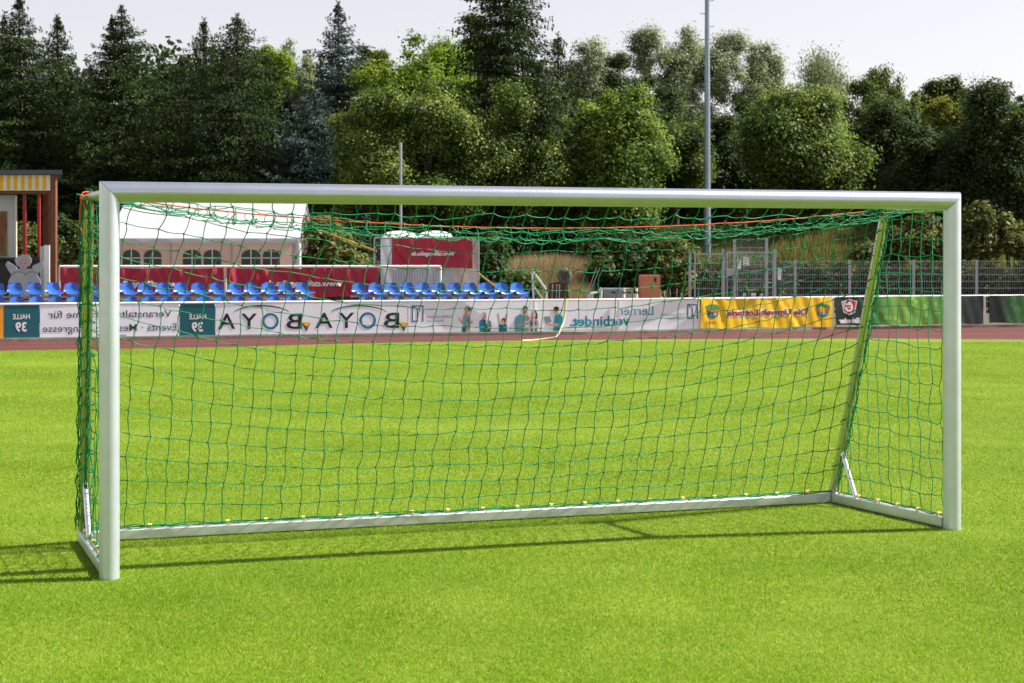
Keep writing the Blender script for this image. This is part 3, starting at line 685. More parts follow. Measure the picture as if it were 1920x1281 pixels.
# ------------------------------------------------------------------ stand with blue seats
def seat_mesh():
    mb = MB(); W = 0.335
    prof = [(-0.36, 0.0), (-0.345, 0.035), (-0.30, 0.045), (-0.18, 0.03), (-0.06, 0.03), (0.0, 0.055), (0.035, 0.12), (0.055, 0.22), (0.07, 0.285), (0.075, 0.305)]
    wid = [0.92, 1.0, 1.02, 1.03, 1.03, 1.02, 1.0, 0.93, 0.78, 0.55]
    n = 12
    def fn(u, v):
        k = v*(len(prof)-1); i = min(int(k), len(prof)-2); f = k-i
        y = prof[i][0]*(1-f)+prof[i+1][0]*f; z = prof[i][1]*(1-f)+prof[i+1][1]*f; w_ = (wid[i]*(1-f)+wid[i+1]*f)*W/2
        s = 2*u-1; cup = s*s
        return (s*w_, y - 0.05*cup*(v > 0.5)*min(1, (v-.5)*4), z + 0.035*cup*(v <= 0.6))
    mb.grid(fn, n, 18)
    mb.grid(lambda u, v: (lambda p: (p[0]*0.97, p[1]+0.012, p[2]-0.012))(fn(1-u, v)), n, 18)
    return mb
proto = empty('stadium_seat', (0, 0, 0))
sh = seat_mesh().build('seat_shell', M['blue'], proto)
MB().box(-0.10, 0.10, -0.26, -0.02, -0.035, 0.012).build('seat_bracket', M['steel'], proto)
ups = [-6, 28, 64, 99, 134, 169, 204, 238, 272, 305.6, 339, 372, 405.5, 438.7, 471, 503.4, 535, 567]
upb = [673, 704, 733.5, 763.4, 793, 822.6, 852, 881.6, 911, 940, 969]
los = [-5, 31, 67.7, 104, 139.5, 175, 210, 245, 279, 313, 347.5, 381, 414, 447.5, 480, 513, 545, 576.6]
lob = [685, 716.6, 747, 778, 808.4, 838, 868, 897.6, 926, 955, 984.6]
YU, YL = 38.6, 37.7
def ordn(k): return ['leftmost', 'second', 'third', 'fourth', 'fifth', 'sixth', 'seventh', 'eighth', 'ninth', 'tenth', 'eleventh', 'twelfth', 'thirteenth', 'fourteenth', 'fifteenth', 'sixteenth', 'seventeenth', 'eighteenth'][k]
def yrow(px, base): return base + (px-480)*0.0009
first = True
for row, base, zt, nm in ((ups, YU, 530.5, 'upper row, left block'), (upb, YU, 530.5, 'upper row, right block'), (los, YL, 557, 'lower row, left block'), (lob, YL, 557, 'lower row, right block')):
    for k, px in enumerate(row):
        if first: s = proto; first = False
        else: s = copy_tree(proto)
        Y = yrow(px, base); z = zz(zt, Y) - 0.300
        s.scale = (0.97, 1, 0.84); s.location = (xx(px, Y), Y, z + 0.3*0.16); s.rotation_euler = (0, 0, 0.42 + random.gauss(0, 0.03))
        lab = 'blue plastic bucket seat, %s of the %s' % (ordn(k) if k == 0 else ordn(k) + ' from left', nm)
        tag(s, lab, 'seat', 'blue seats of the stand')
def stand(pa, pb, label):
    Y = yrow((pa+pb)/2, YU); o_ = Vector((xx(pa, Y), Y, 0)); e = empty('seat_stand', o_); tag(e, label, 'seat stand', 'low stands behind the boards')
    def P(px, Yr, z): Yy = yrow(px, Yr); return Vector((xx(px, Yy), Yy, z)) - o_
    zu = zz(556, YU); zl = zz(583, YL)
    MB().bar(P(pa, YU-0.12, zu), P(pb, YU-0.12, zu), 0.06, 0.05).build('seat_beam', M['steel'], e)
    MB().bar(P(pa, YL-0.12, zl), P(pb, YL-0.12, zl), 0.06, 0.05).build('seat_beam', M['steel'], e)
    MB().bar(P(pa, YU-0.32, zu-0.085), P(pb, YU-0.32, zu-0.085), 0.03, 0.05).build('foot_plank', M['plank'], e)
    MB().bar(P(pa, YU-0.42, zl-0.05), P(pb, YU-0.42, zl-0.05), 0.36, 0.03).build('foot_plank', M['plank'], e)
    n = max(2, int((pb-pa)/120))
    for k in range(n+1):
        px = pa + (pb-pa)*(k+0.15)/(n+0.3)
        MB().bar(P(px, YU, 0), P(px, YU, zu-0.03), 0.05, 0.05, up=Vector((0, 1, 0))).build('stand_leg', M['steel'], e)
        MB().bar(P(px, YL, 0), P(px, YL, zl-0.03), 0.05, 0.05, up=Vector((0, 1, 0))).build('stand_leg', M['steel'], e)
stand(-40, 588, 'long low steel stand carrying the left block of blue seats')
stand(657, 990, 'shorter low steel stand carrying the right block of blue seats')
# white guard rail frames at the right end of the stand
e = empty('stair_handrail', at(1000, 600, 39.4)*1.0); e.location.z = 0; tag(e, 'white angular handrail at the right end of the seats', 'handrail')
o_ = e.location
for a, b in (((998, 505), (1001, 580)), ((998, 507), (1024, 543)), ((1024, 543), (1025, 585)), ((1000, 536), (1022, 566))):
    MB().bar(at(*a, 39.4)-o_, at(*b, 39.4)-o_, 0.045, 0.035, up=Vector((0, 1, 0))).build('rail_tube', M['white_metal'], e)

# ------------------------------------------------------------------ red banner fence behind the seats
def rail_fence(px0, px1, Y0, Y1, posts, ytop, label):
    A = Vector((xx(px0, Y0), Y0, 0)); B = Vector((xx(px1, Y1), Y1, 0)); pn = Panel(A, B)
    e = empty('banner_fence', A, pn.rz); tag(e, label, 'fence', 'white rails holding crimson banners')
    zt = pn.z((px0+px1)/2, ytop); MB().tube([(0, 0, zt), (pn.L, 0, zt)], 0.032, 8).build('top_rail', M['white_metal'], e)
    for p in posts: MB().tube([(pn.x(p), 0, 0), (pn.x(p), 0, zt)], 0.028, 8).build('fence_post', M['white_metal'], e)
    return e, pn, zt
YF = 41.8
def cafe_banner(pn, px0, px1, zt, zb, seed, label, tx0, tx1, ty0, ty1, amp=0.08):
    x0 = pn.x(px0); A2 = pn.A + pn.d*(x0/pn.L); e = empty('cafe_banner', A2, pn.rz); tag(e, label, 'banner', 'crimson cafe banners')
    p2 = Panel(A2, pn.A + pn.d*(pn.x(px1)/pn.L)); dsp = folds(seed, amp, 9, p2.L)
    banner(e, 0, p2.L, zb, zt, dsp, M['red_cloth'], sag=0.03, ties=3, y=-0.06)
    if tx0: lettering(p2, e, 'www.café-engelke.de', tx0, tx1, ty0, ty1, M['white_ink'], 0.04, y=-0.105, disp=dsp)
    return e
e, pn, zt = rail_fence(112, 424, YF, YF, (112, 268, 423), 500, 'white rail and posts of the left crimson banner, behind the seats')
cafe_banner(pn, 114, 420, zt-0.02, zt-0.72, 31, 'left crimson cafe banner partly hidden by the left goalpost', 200, 346, 526.5, 541)
e, pn, zt = rail_fence(424.5, 826, YF, YF, (700, 826), 500, 'white rail with banner running to a corner post in front of the cabins')
cafe_banner(pn, 426, 708, zt-0.02, zt-0.72, 32, 'creased crimson cafe banner left of the cabins', 498, 643, 526, 540)
# hoarding with cabins
YH = 43.0
A = Vector((xx(700, YH), YH, 0)); B = Vector((xx(900, YH), YH, 0)); pn = Panel(A, B)
e = empty('mesh_hoarding', A); tag(e, 'construction mesh fence panel hung with white sheeting in front of the cabins', 'construction fence')
def px_box(mb, x0, x1, y0, y1, ya, yb, mi=0): mb.box(pn.x(x0), pn.x(x1), ya, yb, pn.z(x0, y1), pn.z(x0, y0), mi)
mb = MB()
for a, b in (((702, 446), (702, 580)), ((897, 446), (897, 580)), ((702, 446.5), (897, 446.5)), ((702, 570), (897, 570))):
    mb.tube([(pn.x(a[0]), 0, pn.z(*a)), (pn.x(b[0]), 0, pn.z(*b))], 0.022, 8)
mb.build('fence_frame', M['steel'], e)
mb = MB()
for k in range(49):
    x = pn.x(702) + (pn.x(897)-pn.x(702))*k/48; mb.tube([(x, 0.012, pn.z(702, 447)), (x, 0.012, pn.z(702, 570))], 0.0025, 3, cap=False)
for k in range(13):
    z = pn.z(702, 447+k*10); mb.tube([(pn.x(702), 0.018, z), (pn.x(897), 0.018, z)], 0.0025, 3, cap=False)
mb.build('wire_mesh', M['steel'], e)
d1 = folds(41, 0.04, 6, 2.5)
banner(e, pn.x(713), pn.x(826), pn.z(713, 575), pn.z(713, 446), d1, M['tarp'], name='sheeting', y=0.09, sag=0.01)
banner(e, pn.x(826), pn.x(896), pn.z(713, 575), pn.z(713, 448), folds(42, 0.02, 4, 1), M['tarp_pink'], name='sheeting', y=0.08, sag=0.01)
banner(e, pn.x(826.5), pn.x(849), pn.z(713, 540), pn.z(713, 502), folds(43, 0.01, 3, .4), M['tarp'], name='sheeting', y=0.05, sag=0.0)
MB().grid(lambda u, v: (pn.x(736)+(pn.x(826)-pn.x(736))*u, 0.02+0.02*math.sin(u*2*PI*18), pn.z(736, 545)+(pn.z(736, 506)-pn.z(736, 545))*v), 144, 1).build('ribbed_sheet', M['tarp'], e)
x0 = pn.x(735); A2 = pn.A + Vector((x0, -0.03, 0)); e2 = empty('cafe_banner', A2); tag(e2, 'crimson cafe banner hung high on the mesh hoarding', 'banner', 'crimson cafe banners')
p2 = Panel(A2, A2 + Vector((pn.x(886)-x0, 0, 0))); dsp = folds(45, 0.03, 8, p2.L)
banner(e2, 0, p2.L, p2.z(735, 502.5), p2.z(735, 447.5), dsp, M['red_cloth'], sag=0.01, ties=3, y=-0.04)
lettering(p2, e2, 'www.café-engelke.de', 772, 852, 471.5, 482, M['white_ink'], 0.035, y=-0.07, disp=dsp)
# two portable cabins
YC = 44.2
def cabin(px0, px1, label):
    xa, xb = xx(px0, YC), xx(px1, YC); cx_ = (xa+xb)/2; hw = (xb-xa)/2 - 0.01
    e = empty('portable_toilet', (cx_, YC, 0)); tag(e, label, 'portable toilet', 'white portable toilets')
    zt = zz(446, YC); MB().box(-hw+0.02, hw-0.02, 0, 1.0, 0.1, zt).build('cabin_wall', M['cabin'], e)
    MB().box(-hw+0.06, hw-0.06, -0.012, 0.0, 0.14, zt-0.08).build('door', M['tarp'], e)
    MB().box(-hw+0.03, hw-0.03, 0.03, 0.97, 0.0, 0.1).build('skid_base', M['dark'], e)
    def fn(u, v):
        a = 2*u-1; b = 2*v-1; h = (1-abs(a)**7)*(1-b**6)
        return (a*(hw+0.02), 0.5+b*0.54, zt - 0.04 + 0.22*max(0, h)**0.5*(1-0.35*a*a))
    MB().grid(fn, 16, 10).build('roof', M['cabin'], e)
cabin(714, 781, 'white portable toilet with domed roof, left of the pair'); cabin(781, 848, 'white portable toilet with domed roof, right of the pair')
for k, (a, b, Y, lab) in enumerate((((897, 513), (932, 540), 42.8, 'ochre strut leaning from the right side of the hoarding'), ((640, 447), (707, 472), 43.2, 'ochre strut reaching from the shrub to the left side of the hoarding'))):
    p, q = at(*a, Y), at(*b, Y); q2 = q + (q-p)*(0.6 if k == 0 else 0)
    p2_ = p if k == 0 else p - (q-p)*0.6
    o = MB().bar(p2_-p2_, q2-p2_, 0.04, 0.045).build('leaning_strut', M['ochre_strut']); o.location = p2_; tag(o, lab, 'strut', 'ochre struts')

# ------------------------------------------------------------------ marquee
YT = 46.5
e = empty('marquee_tent', (xx(160, YT), YT, 0)); tag(e, 'white marquee tent with arched windows and walls tinted rosy for sunlight', 'tent'); ox = xx(160, YT)
T = lambda px, py, dy=0: (xx(px, YT)-ox, dy, zz(py, YT))
x0, x1 = T(205, 0)[0], T(560, 0)[0]; ze = zz(447, YT); dep = 4.2; zr = zz(380, YT+dep/2) - 0.0
def roof(u, v):
    X = x0 - 0.05 + (x1-x0+0.1)*u + (-0.18*v if u > .99 else 0); s = abs(math.sin(PI*u*3.2)); return (X, -0.05 + (dep/2+0.05)*v, ze + (zr-ze)*v - 0.05*s*math.sin(PI*v))
MB().grid(roof, 60, 8).build('roof', M['tent'], e)
MB().grid(lambda u, v: (lambda p: (p[0], dep-p[1], p[2]))(roof(1-u, v)), 60, 8).build('roof', M['tent'], e)
MB().grid(lambda u, v: (x0-0.05+(x1-x0+0.1)*u, -0.055-0.01*math.sin(u*40), ze - 0.14*v + 0.006*math.sin(u*60)*v), 90, 2).build('valance', M['tent'], e)
zb = 0.0; yw = 0.05
# front wall with window openings, one sheet per bay
bays = [(206, 318, ((229, 262), (269, 302))), (321, 433, ((342, 377), (381, 414))), (435, 548, ((452, 488), (492, 524)))]
ww_, wh = None, None
for a, b, wins in bays:
    xa, xb = T(a, 0)[0], T(b, 0)[0]; zt = ze-0.02; zs, ztop = zz(500, YT), zz(468, YT)
    mb = MB(); mb.add([(xa, yw, zb), (xb, yw, zb), (xb, yw, zs), (xa, yw, zs)], [(0, 1, 2, 3)])
    mb.add([(xa, yw, ztop+0.02), (xb, yw, ztop+0.02), (xb, yw, zt), (xa, yw, zt)], [(0, 1, 2, 3)])
    edges = [xa]
    for p, q in wins: edges += [T(p, 0)[0], T(q, 0)[0]]
    edges.append(xb)
    for k in range(0, len(edges), 2): mb.add([(edges[k], yw, zs), (edges[k+1], yw, zs), (edges[k+1], yw, ztop+0.02), (edges[k], yw, ztop+0.02)], [(0, 1, 2, 3)])
    for k in range(1, len(edges)-1, 2):      # spandrels above each arch
        l, r = edges[k], edges[k+1]; cx_ = (l+r)/2; R_ = (r-l)/2; n = 12
        arc = [(cx_+R_*math.cos(PI-PI*i/n), ztop - R_*0.75 + R_*0.75*math.sin(PI*i/n)) for i in range(n+1)]
        for (a1, b1), (a2, b2) in zip(arc[:-1], arc[1:]): mb.add([(a1, yw, b1), (a2, yw, b2), (a2, yw, ztop+0.02), (a1, yw, ztop+0.02)], [(0, 1, 2, 3)])
    w_o = mb.build('tent_wall', M['tentwall'], e)
    for k in range(1, len(edges)-1, 2):
        l, r = edges[k], edges[k+1]; cx_ = (l+r)/2
        wo = MB().box(l-0.01, r+0.01, yw+0.012, yw+0.02, zs, ztop).build('window_pane', M['tentglass'], e)
        mb = MB(); mb.box(cx_-0.012, cx_+0.012, yw-0.004, yw+0.008, zs, ztop); mb.box(l, r, yw-0.004, yw+0.008, (zs+ztop)/2-0.01, (zs+ztop)/2+0.014); mb.build('glazing_bar', M['white_metal'], e)
MB().add([(x0, dep, 0), (x1, dep, 0), (x1, dep, ze), (x0, dep, ze)], [(0, 1, 2, 3)]).build('tent_wall', M['tentwall'], e)
MB().add([(x0, 0.1, 0), (x0, dep, 0), (x0, dep, ze), (x0, dep/2, zr-.03), (x0, 0.1, ze)], [(0, 1, 2, 3, 4)]).build('tent_wall', M['tentwall'], e)
for p in (207, 320, 434, 549): MB().tube([T(p, 600, yw-0.02), T(p, 449, yw-0.02)], 0.022, 8).build('tent_pole', M['steel'], e)
MB().tube([(x1-0.0, 0.0, 0), (x1-0.0, 0.0, ze-0.2), (x1-0.05, 0.0, ze-0.02)], 0.07, 8).build('tent_pole', M['tent'], e)

# ------------------------------------------------------------------ kiosk at the left edge
YK = 44.0; ok = Vector((xx(108, YK), YK, 0)); e = empty('snack_kiosk', ok); tag(e, 'brown wooden kiosk with yellow striped fascia at the left edge', 'kiosk')
K = lambda px, py, dy=0: (xx(px, YK)-ok.x, dy, zz(py, YK))
def kb(name, a, b, c_, d, y0, y1, m, par=None): return MB().box(K(a, 0)[0], K(b, 0)[0], y0, y1, zz(d, YK), zz(c_, YK)).build(name, m, par or e)
def skew(name, pa_, pb_, top_, bot_, y0, y1, m):
    za, zb_ = zz(top_, YK), zz(bot_, YK); vs = []
    for z in (zb_, za):
        for y in (y0, y1): vs += [(xx(pa_, YK+y)-ok.x, y, z), (xx(pb_-(0 if y < 1 else 6), YK+y)-ok.x, y, z)]
    return MB().add(vs, [(0, 1, 3, 2), (4, 6, 7, 5), (0, 4, 5, 1), (2, 3, 7, 6), (0, 2, 6, 4), (1, 5, 7, 3)]).build(name, m, e)
skew('roof', -330, 117, 320, 328, -0.35, 3.2, M['roofgrey'])
kb('fascia', -330, 98, 329, 358, -0.20, -0.14, M['cream'])
mb = MB()
for k in range(14):
    a = 84 - k*13.4 + (0 if k else 0); mb.box(K(a-0, 0)[0], K(a+6.4, 0)[0], -0.204, -0.201, zz(357, YK), zz(329.5, YK))
mb.build('fascia_stripes', M['ochre'], e)
kb('corner_post', 98.5, 108, 328.5, 640, -0.20, -0.02, M['wood']); kb('corner_post', 92, 98, 359, 640, -0.10, 0.1, M['wood']); skew('corner_post', 80, 96, 352, 640, 2.6, 2.8, M['wood'])
kb('lintel', -330, 92, 358.5, 364, -0.12, 0.0, M['wood'])
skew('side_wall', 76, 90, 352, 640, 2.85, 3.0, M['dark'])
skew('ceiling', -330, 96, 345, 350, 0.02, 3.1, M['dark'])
for p in (44, 71): kb('red_post', p-2.5, p+2.5, 364, 640, 0.05, 0.14, M['redpaint'])
kb('inner_wall', -330, 23.5, 365, 640, 0.3, 0.36, M['panel_grey']); kb('trim_pole', 24, 26.5, 366, 640, 0.2, 0.26, M['cream'])
kb('menu_board', -330, 7, 396, 480, 0.26, 0.29, M['menu']); kb('menu_photo', -200, 5, 412, 462, 0.24, 0.255, M['wood'])
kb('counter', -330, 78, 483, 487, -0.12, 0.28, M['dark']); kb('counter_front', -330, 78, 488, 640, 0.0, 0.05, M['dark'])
o = empty('white_board', at(88, 570, 43.2)); o.location.z = 0; tag(o, 'tall narrow white board propped beside the kiosk post', 'board')
mb = MB(); mb.box(-0.07, 0.06, 0, 0.05, 0.0, zz(460, 43.2)); mb.build('panel', M['white_metal'], o); MB().box(-0.18, -0.075, 0.03, 0.06, 0.0, zz(462, 43.2)).build('back_panel', M['panel_grey'], o)
# winged figure cut from board
YA = 42.6; oa = Vector((xx(45, YA), YA, 0)); e = empty('winged_cutout', oa); tag(e, 'pale grey winged child figure cut out of board beside the kiosk', 'cutout')
pa = Panel(oa, oa+Vector((1, 0, 0)))
def cut(name, pts, y, m, th=0.02): mb = MB(); mb.prism([pa.pt(a, b) for a, b in pts], y, y+th); mb.build(name, m, e)
cut('wing', [(14, 490), (10, 496), (16, 508), (24, 518), (36, 512), (30, 500)], 0.0, M['angel']); cut('wing', [(80, 490), (82, 496), (76, 508), (68, 516), (56, 512), (62, 498)], 0.0, M['angel'])
cut('body', [(18, 560), (16, 528), (24, 512), (36, 504), (56, 504), (68, 512), (76, 526), (76, 560)], -0.022, M['angel'])
r_ = random.Random(4); cut('hair', [(45+(15.5+r_.uniform(-1.5, 1.5))*math.cos(t), 489.5+(12+r_.uniform(-1, 1))*math.sin(t)) for t in [k/22*2*PI for k in range(22)]], -0.045, M['angel'])
cut('face', ring(45, 495, 9, 10, 20)[:-1], -0.056, M['pink'], 0.008)
mb = MB()
for a, b, rx, ry in ((41, 493.5, 1.4, 0.8), (49, 493.5, 1.4, 0.8), (45, 500.5, 1.8, 0.7)): mb.prism([pa.pt(*p) for p in ring(a, b, rx, ry, 10)[:-1]], -0.060, -0.057)
band(mb, pa, ring(36, 523, 17, 14, 16, PI*1.05, PI*1.85), ring(36, 524.3, 17, 14, 16, PI*1.05, PI*1.85), 0, -0.03); band(mb, pa, ring(60, 523, 15, 14, 16, PI*1.15, PI*1.95), ring(60, 524.3, 15, 14, 16, PI*1.15, PI*1.95), 0, -0.03)
mb.build('line_drawing', M['angel_line'], e)

# ------------------------------------------------------------------ odds and ends right of the stand
def rustbox():
    Y = 44; o = empty('steel_cabinet', (xx(1218.5, Y), Y, 0)); tag(o, 'salmon coloured steel cabinet standing behind the boards', 'cabinet')
    a, b = xx(1199.5, Y)-o.location.x, xx(1238, Y)-o.location.x; zt = zz(516, Y)
    MB().box(a, b, 0, 0.4, 0.05, zt).build('body', M['rustbox'], o)
    MB().box(a+0.03, b-0.045, -0.015, 0.0, 0.09, zt-0.04).build('door', M['rustbox'], o)
    MB().box(b-0.16, b-0.10, -0.03, -0.0155, zt-0.17, zt-0.06).build('lock_plate', M['dark'], o)
rustbox()
for (a, b, y, m, nm, lab) in ((1133, 1168, 541, 'grey_box', 'grey_bin', 'grey low container between the garden chair and the beige box'), (1172, 1187, 541, 'beige_box', 'beige_box', 'beige box between two small white posts')):
    Y = 43; o = empty(nm, (xx((a+b)/2, Y), Y, 0)); tag(o, lab, 'container'); hw = (xx(b, Y)-xx(a, Y))/2
    MB().box(-hw, hw, 0, 0.5, 0, zz(y+2, Y)).build('body', M[m], o); MB().box(-hw-0.015, hw+0.015, -0.02, 0.52, zz(y+2, Y)+0.001, zz(y, Y)).build('lid', M[m], o)
    MB().box(-0.05, 0.05, -0.012, -0.001, zz(550, Y), zz(547, Y)).build('handle', M['dark'], o)
for px in (1170, 1193.5):
    Y = 42.6; o = empty('marker_post', (xx(px, Y), Y, 0)); tag(o, 'short white post with red band %s the beige box' % ('left of' if px < 1180 else 'right of'), 'post', 'white posts with red bands')
    MB().tube([(0, 0, 0), (0, 0, zz(540, Y))], 0.03, 8).build('pole', M['white_metal'], o); MB().tube([(0, 0, zz(551, Y)), (0, 0, zz(546.5, Y))], 0.032, 8).build('band', M['rust'], o)
def garden_chair():
    Y = 41.5; o = empty('garden_chair', (xx(1115, Y), Y, 0), 0.0); tag(o, 'white plastic garden chair behind the boards', 'chair')
    X = lambda p: xx(p, Y)-o.location.x; Z = lambda p: zz(p, Y)
    zs = 0.42
    for dy in (0.0, 0.42):
        MB().tube([(X(1105), dy, 0), (X(1106), dy, Z(552)), (X(1110), dy, Z(550.5)), (X(1121), dy, Z(549)), (X(1126), dy, Z(545)), (X(1129), dy, Z(540))], 0.022, 6).build('armrest', M['chairwhite'], o)
        MB().tube([(X(1124), dy, 0), (X(1128), dy, Z(543))], 0.022, 6).build('leg', M['chairwhite'], o)
        MB().tube([(X(1110), dy+.001, 0), (X(1111), dy, Z(552))], 0.018, 6).build('leg', M['chairwhite'], o)
    MB().box(X(1106), X(1126), 0.0, 0.42, zs, zs+0.03).build('seat', M['chairwhite'], o)
    MB().box(X(1126), X(1128), 0.03, 0.39, zs+0.03, Z(541)).build('backrest', M['chairwhite'], o)
garden_chair()
def barrow():
    Y = 45; o = empty('scrap_cart', (xx(1045, Y), Y, 0)); tag(o, 'rusty brown cart body with loose bars right of the handrail', 'cart')
    X = lambda p: xx(p, Y)-o.location.x
    MB().prism([(X(1026), zz(575, Y)), (X(1068), zz(575, Y)), (X(1064), zz(531, Y)), (X(1045), zz(528, Y)), (X(1030), zz(531, Y))], 0, 0.5).build('body', M['rust'], o)
    for p in (1035, 1043, 1048): MB().tube([(X(p), -0.03, zz(575, Y)), (X(p+1), -0.03, zz(533, Y))], 0.015, 6).build('bar', M['steel'], o)
    o = empty('old_tyre', (xx(1058, Y), Y-0.2, 0)); tag(o, 'dark worn tyre stood upright on the brown cart', 'tyre'); cz = zz(518, Y)
    mb = MB(); mb.tube([(0.13*math.cos(t), 0.1*math.sin(t)*.3, cz+0.16*math.sin(t)) for t in [k/20*2*PI for k in range(21)]], 0.055, 8, cap=False); mb.build('tread', M['rubber'], o)
    MB().tube([(0, -0.02, cz), (0, 0.02, cz)], 0.10, 16).build('hub', M['rust'], o)
barrow()
for k, (a, b) in enumerate((((1096, 565), (1118, 502)), ((1100, 565), (1124, 503)))):
    p, q = at(*a, 43.5), at(*b, 44.6); o = MB().bar(Vector((0, 0, 0)), q-p, 0.02, 0.02, up=Vector((0, 1, 0))).build('leaning_pole', M['dark']); o.location = p
    tag(o, 'thin grey pole leaning in the dark behind the chair', 'pole', 'pair of thin leaning poles')
# pot plants by the gate
o = empty('planter', (xx(1413, 44), 44, 0)); tag(o, 'pale planter box with two yellow green plants before the gate', 'planter')
MB().box(-0.23, 0.23, 0, 0.3, 0, zz(551.5, 44)).build('box', M['white_metal'], o)

# ------------------------------------------------------------------ mesh fence and gate on the right
YM = 47.0
def mesh_panel(mb, xa, xb, z0, z1, y, pitch=0.06, hp=0.16, r=0.0028):
    n = max(2, int((xb-xa)/pitch))
    for k in range(n+1):
        x = xa+(xb-xa)*k/n; mb.add([(x-r, y, z0), (x+r, y, z0), (x+r, y, z1), (x-r, y, z1), (x, y+r*1.7, z0), (x, y+r*1.7, z1)], [(0, 1, 2, 3), (1, 4, 5, 2), (4, 0, 3, 5)])
    m = max(1, int((z1-z0)/hp))
    for k in range(m+1):
        z = z0+(z1-z0)*k/m
        for dy in (-0.012, 0.014): mb.box(xa, xb, y+dy-0.004, y+dy+0.004, z-0.006, z+0.006)
xsF = [1491, 1593, 1713, 1831, 1952, 2075]
e = empty('mesh_fence', (xx(1491, YM), YM, 0)); tag(e, 'grey double wire mesh fence running right from the gate', 'fence'); o_ = e.location.x
ztF = zz(490, YM)
for k, p in enumerate(xsF): MB().box(xx(p, YM)-o_-0.03, xx(p, YM)-o_+0.03, -0.03, 0.03, 0, ztF+0.04).build('fence_post', M['fence'], e)
for a, b in zip(xsF[:-1], xsF[1:]):
    mb = MB(); mesh_panel(mb, xx(a, YM)-o_+0.035, xx(b, YM)-o_-0.035, 0.06, ztF, -0.05); mb.build('mesh_panel', M['fence'], e)
mb = MB(); mesh_panel(mb, xx(1458, YM)-o_, xx(1488, YM)-o_, 0.06, ztF, -0.05, 0.03); mb.build('mesh_panel', M['fence'], e)
YG = 46.0; e = empty('mesh_gate', (xx(1372, YG), YG, 0)); tag(e, 'tall grey steel mesh gate with posts and white notices', 'gate'); og = e.location.x
XG = lambda p: xx(p, YG)-og; ZG = lambda p: zz(p, YG)
for p, t, hw, dy in ((1293.5, 470, .034, 0), (1356.5, 467, .04, 0), (1372.5, 449, .034, -0.5), (1432, 447, .036, -0.5), (1453, 467, .034, 0)):
    MB().box(XG(p)-hw, XG(p)+hw, dy-hw, dy+hw, 0, ZG(t)).build('gate_post', M['fence'], e)
for (a, b, t, dy) in ((1303, 1354, 475, 0.0), (1364, 1450, 472, 0.05)):
    mb = MB()
    for x in (a, b): mb.box(XG(x)-0.02, XG(x)+0.02, dy-0.02, dy+0.02, 0.08, ZG(t))
    mb.box(XG(a)+0.02, XG(b)-0.02, dy-0.018, dy+0.018, ZG(t)-0.04, ZG(t)); mb.box(XG(a)+0.02, XG(b)-0.02, dy-0.018, dy+0.018, 0.08, 0.12)
    if b > 1400: mb.box(XG(1383)-0.015, XG(1383)+0.015, dy-0.018, dy+0.018, 0.12, ZG(t)-0.04)
    mb.build('gate_frame', M['fence'], e); mb = MB(); mesh_panel(mb, XG(a)+0.02, XG(b)-0.02, 0.12, ZG(t+3), dy+0.03, 0.05, 0.2, 0.003); mb.build('mesh_panel', M['fence'], e)
mb = MB(); mesh_panel(mb, XG(1376), XG(1429), 0.1, ZG(449), -0.5, 0.04, 0.2, 0.0022); mb.build('mesh_panel', M['fence'], e)
for (a, b, t, d, dy, m) in ((1377, 1384, 483, 504, -0.56, 'white_ink'), (1388, 1399, 482, 498, -0.56, 'white_ink'), (1457, 1465, 502, 525, -0.1, 'white_ink')):
    s_ = MB().box(XG(a), XG(b), dy-0.01, dy, ZG(d), ZG(t)).build('notice', M[m], e)
    mb = MB()
    for q in range(3): mb.box(XG(a+1.5), XG(b-1.5-q), dy-0.0125, dy-0.0105, ZG(t+5+q*4.5)-0.012, ZG(t+5+q*4.5)+0.012)
    mb.build('notice_mark', M['mid_ink'], s_)
MB().box(XG(1359), XG(1378), -0.40, -0.30, ZG(517), ZG(503.5)).build('lock_box', M['panel_grey'], e)
MB().box(XG(1439), XG(1446), -0.05, -0.02, ZG(530.5), ZG(529)).build('handle', M['white_metal'], e)

# ------------------------------------------------------------------ masts and poles
YP = 57.0; x_ = xx(1326, YP); e = empty('floodlight_mast', (x_, YP, hill(x_, YP)-0.05)); tag(e, 'tall grey floodlight mast with climbing steps', 'mast')
z0 = hill(x_, YP)-0.05; Hm = zz(-140, YP)-z0
MB().tube([(0, 0, Hm*k/12) for k in range(13)], [0.122-0.058*k/12 for k in range(13)], 16).build('pole', M['mast'], e)
for k in range(26):
    z = 1.6+k*0.42; s = 1 if k % 2 else -1; r_ = 0.12-0.058*z/Hm
    if z < Hm: MB().tube([(s*r_*0.9, 0, z), (s*(r_+0.13), 0, z), (s*(r_+0.13), 0, z+0.04)], 0.012, 5).build('climbing_step', M['mast'], e)
def pole(px, y0, y1, Y, r, m, label):
    x_ = xx(px, Y); b = hill(x_, Y); o = MB().tube([(0, 0, 0), (0, 0, zz(y0, Y)-b)], r, 8).build('pole', m); o.location = (x_, Y, b); tag(o, label, 'pole'); return o
pole(751.5, 267, 0, 50, 0.038, M['steel'], 'slim grey pole rising above the cabins')
pole(1095, 428, 0, 56, 0.03, M['white_metal'], 'pale slim pole beside the clad wall')
pole(1400, 392, 0, 62, 0.03, M['steel'], 'thin pole on the bank left above the gate')
pole(1518, 396, 0, 62, 0.03, M['steel'], 'thin pole on the bank above the mesh fence')
pole(158, 428, 0, 56, 0.05, M['panel_grey'], 'short grey pole beside the left hedge')
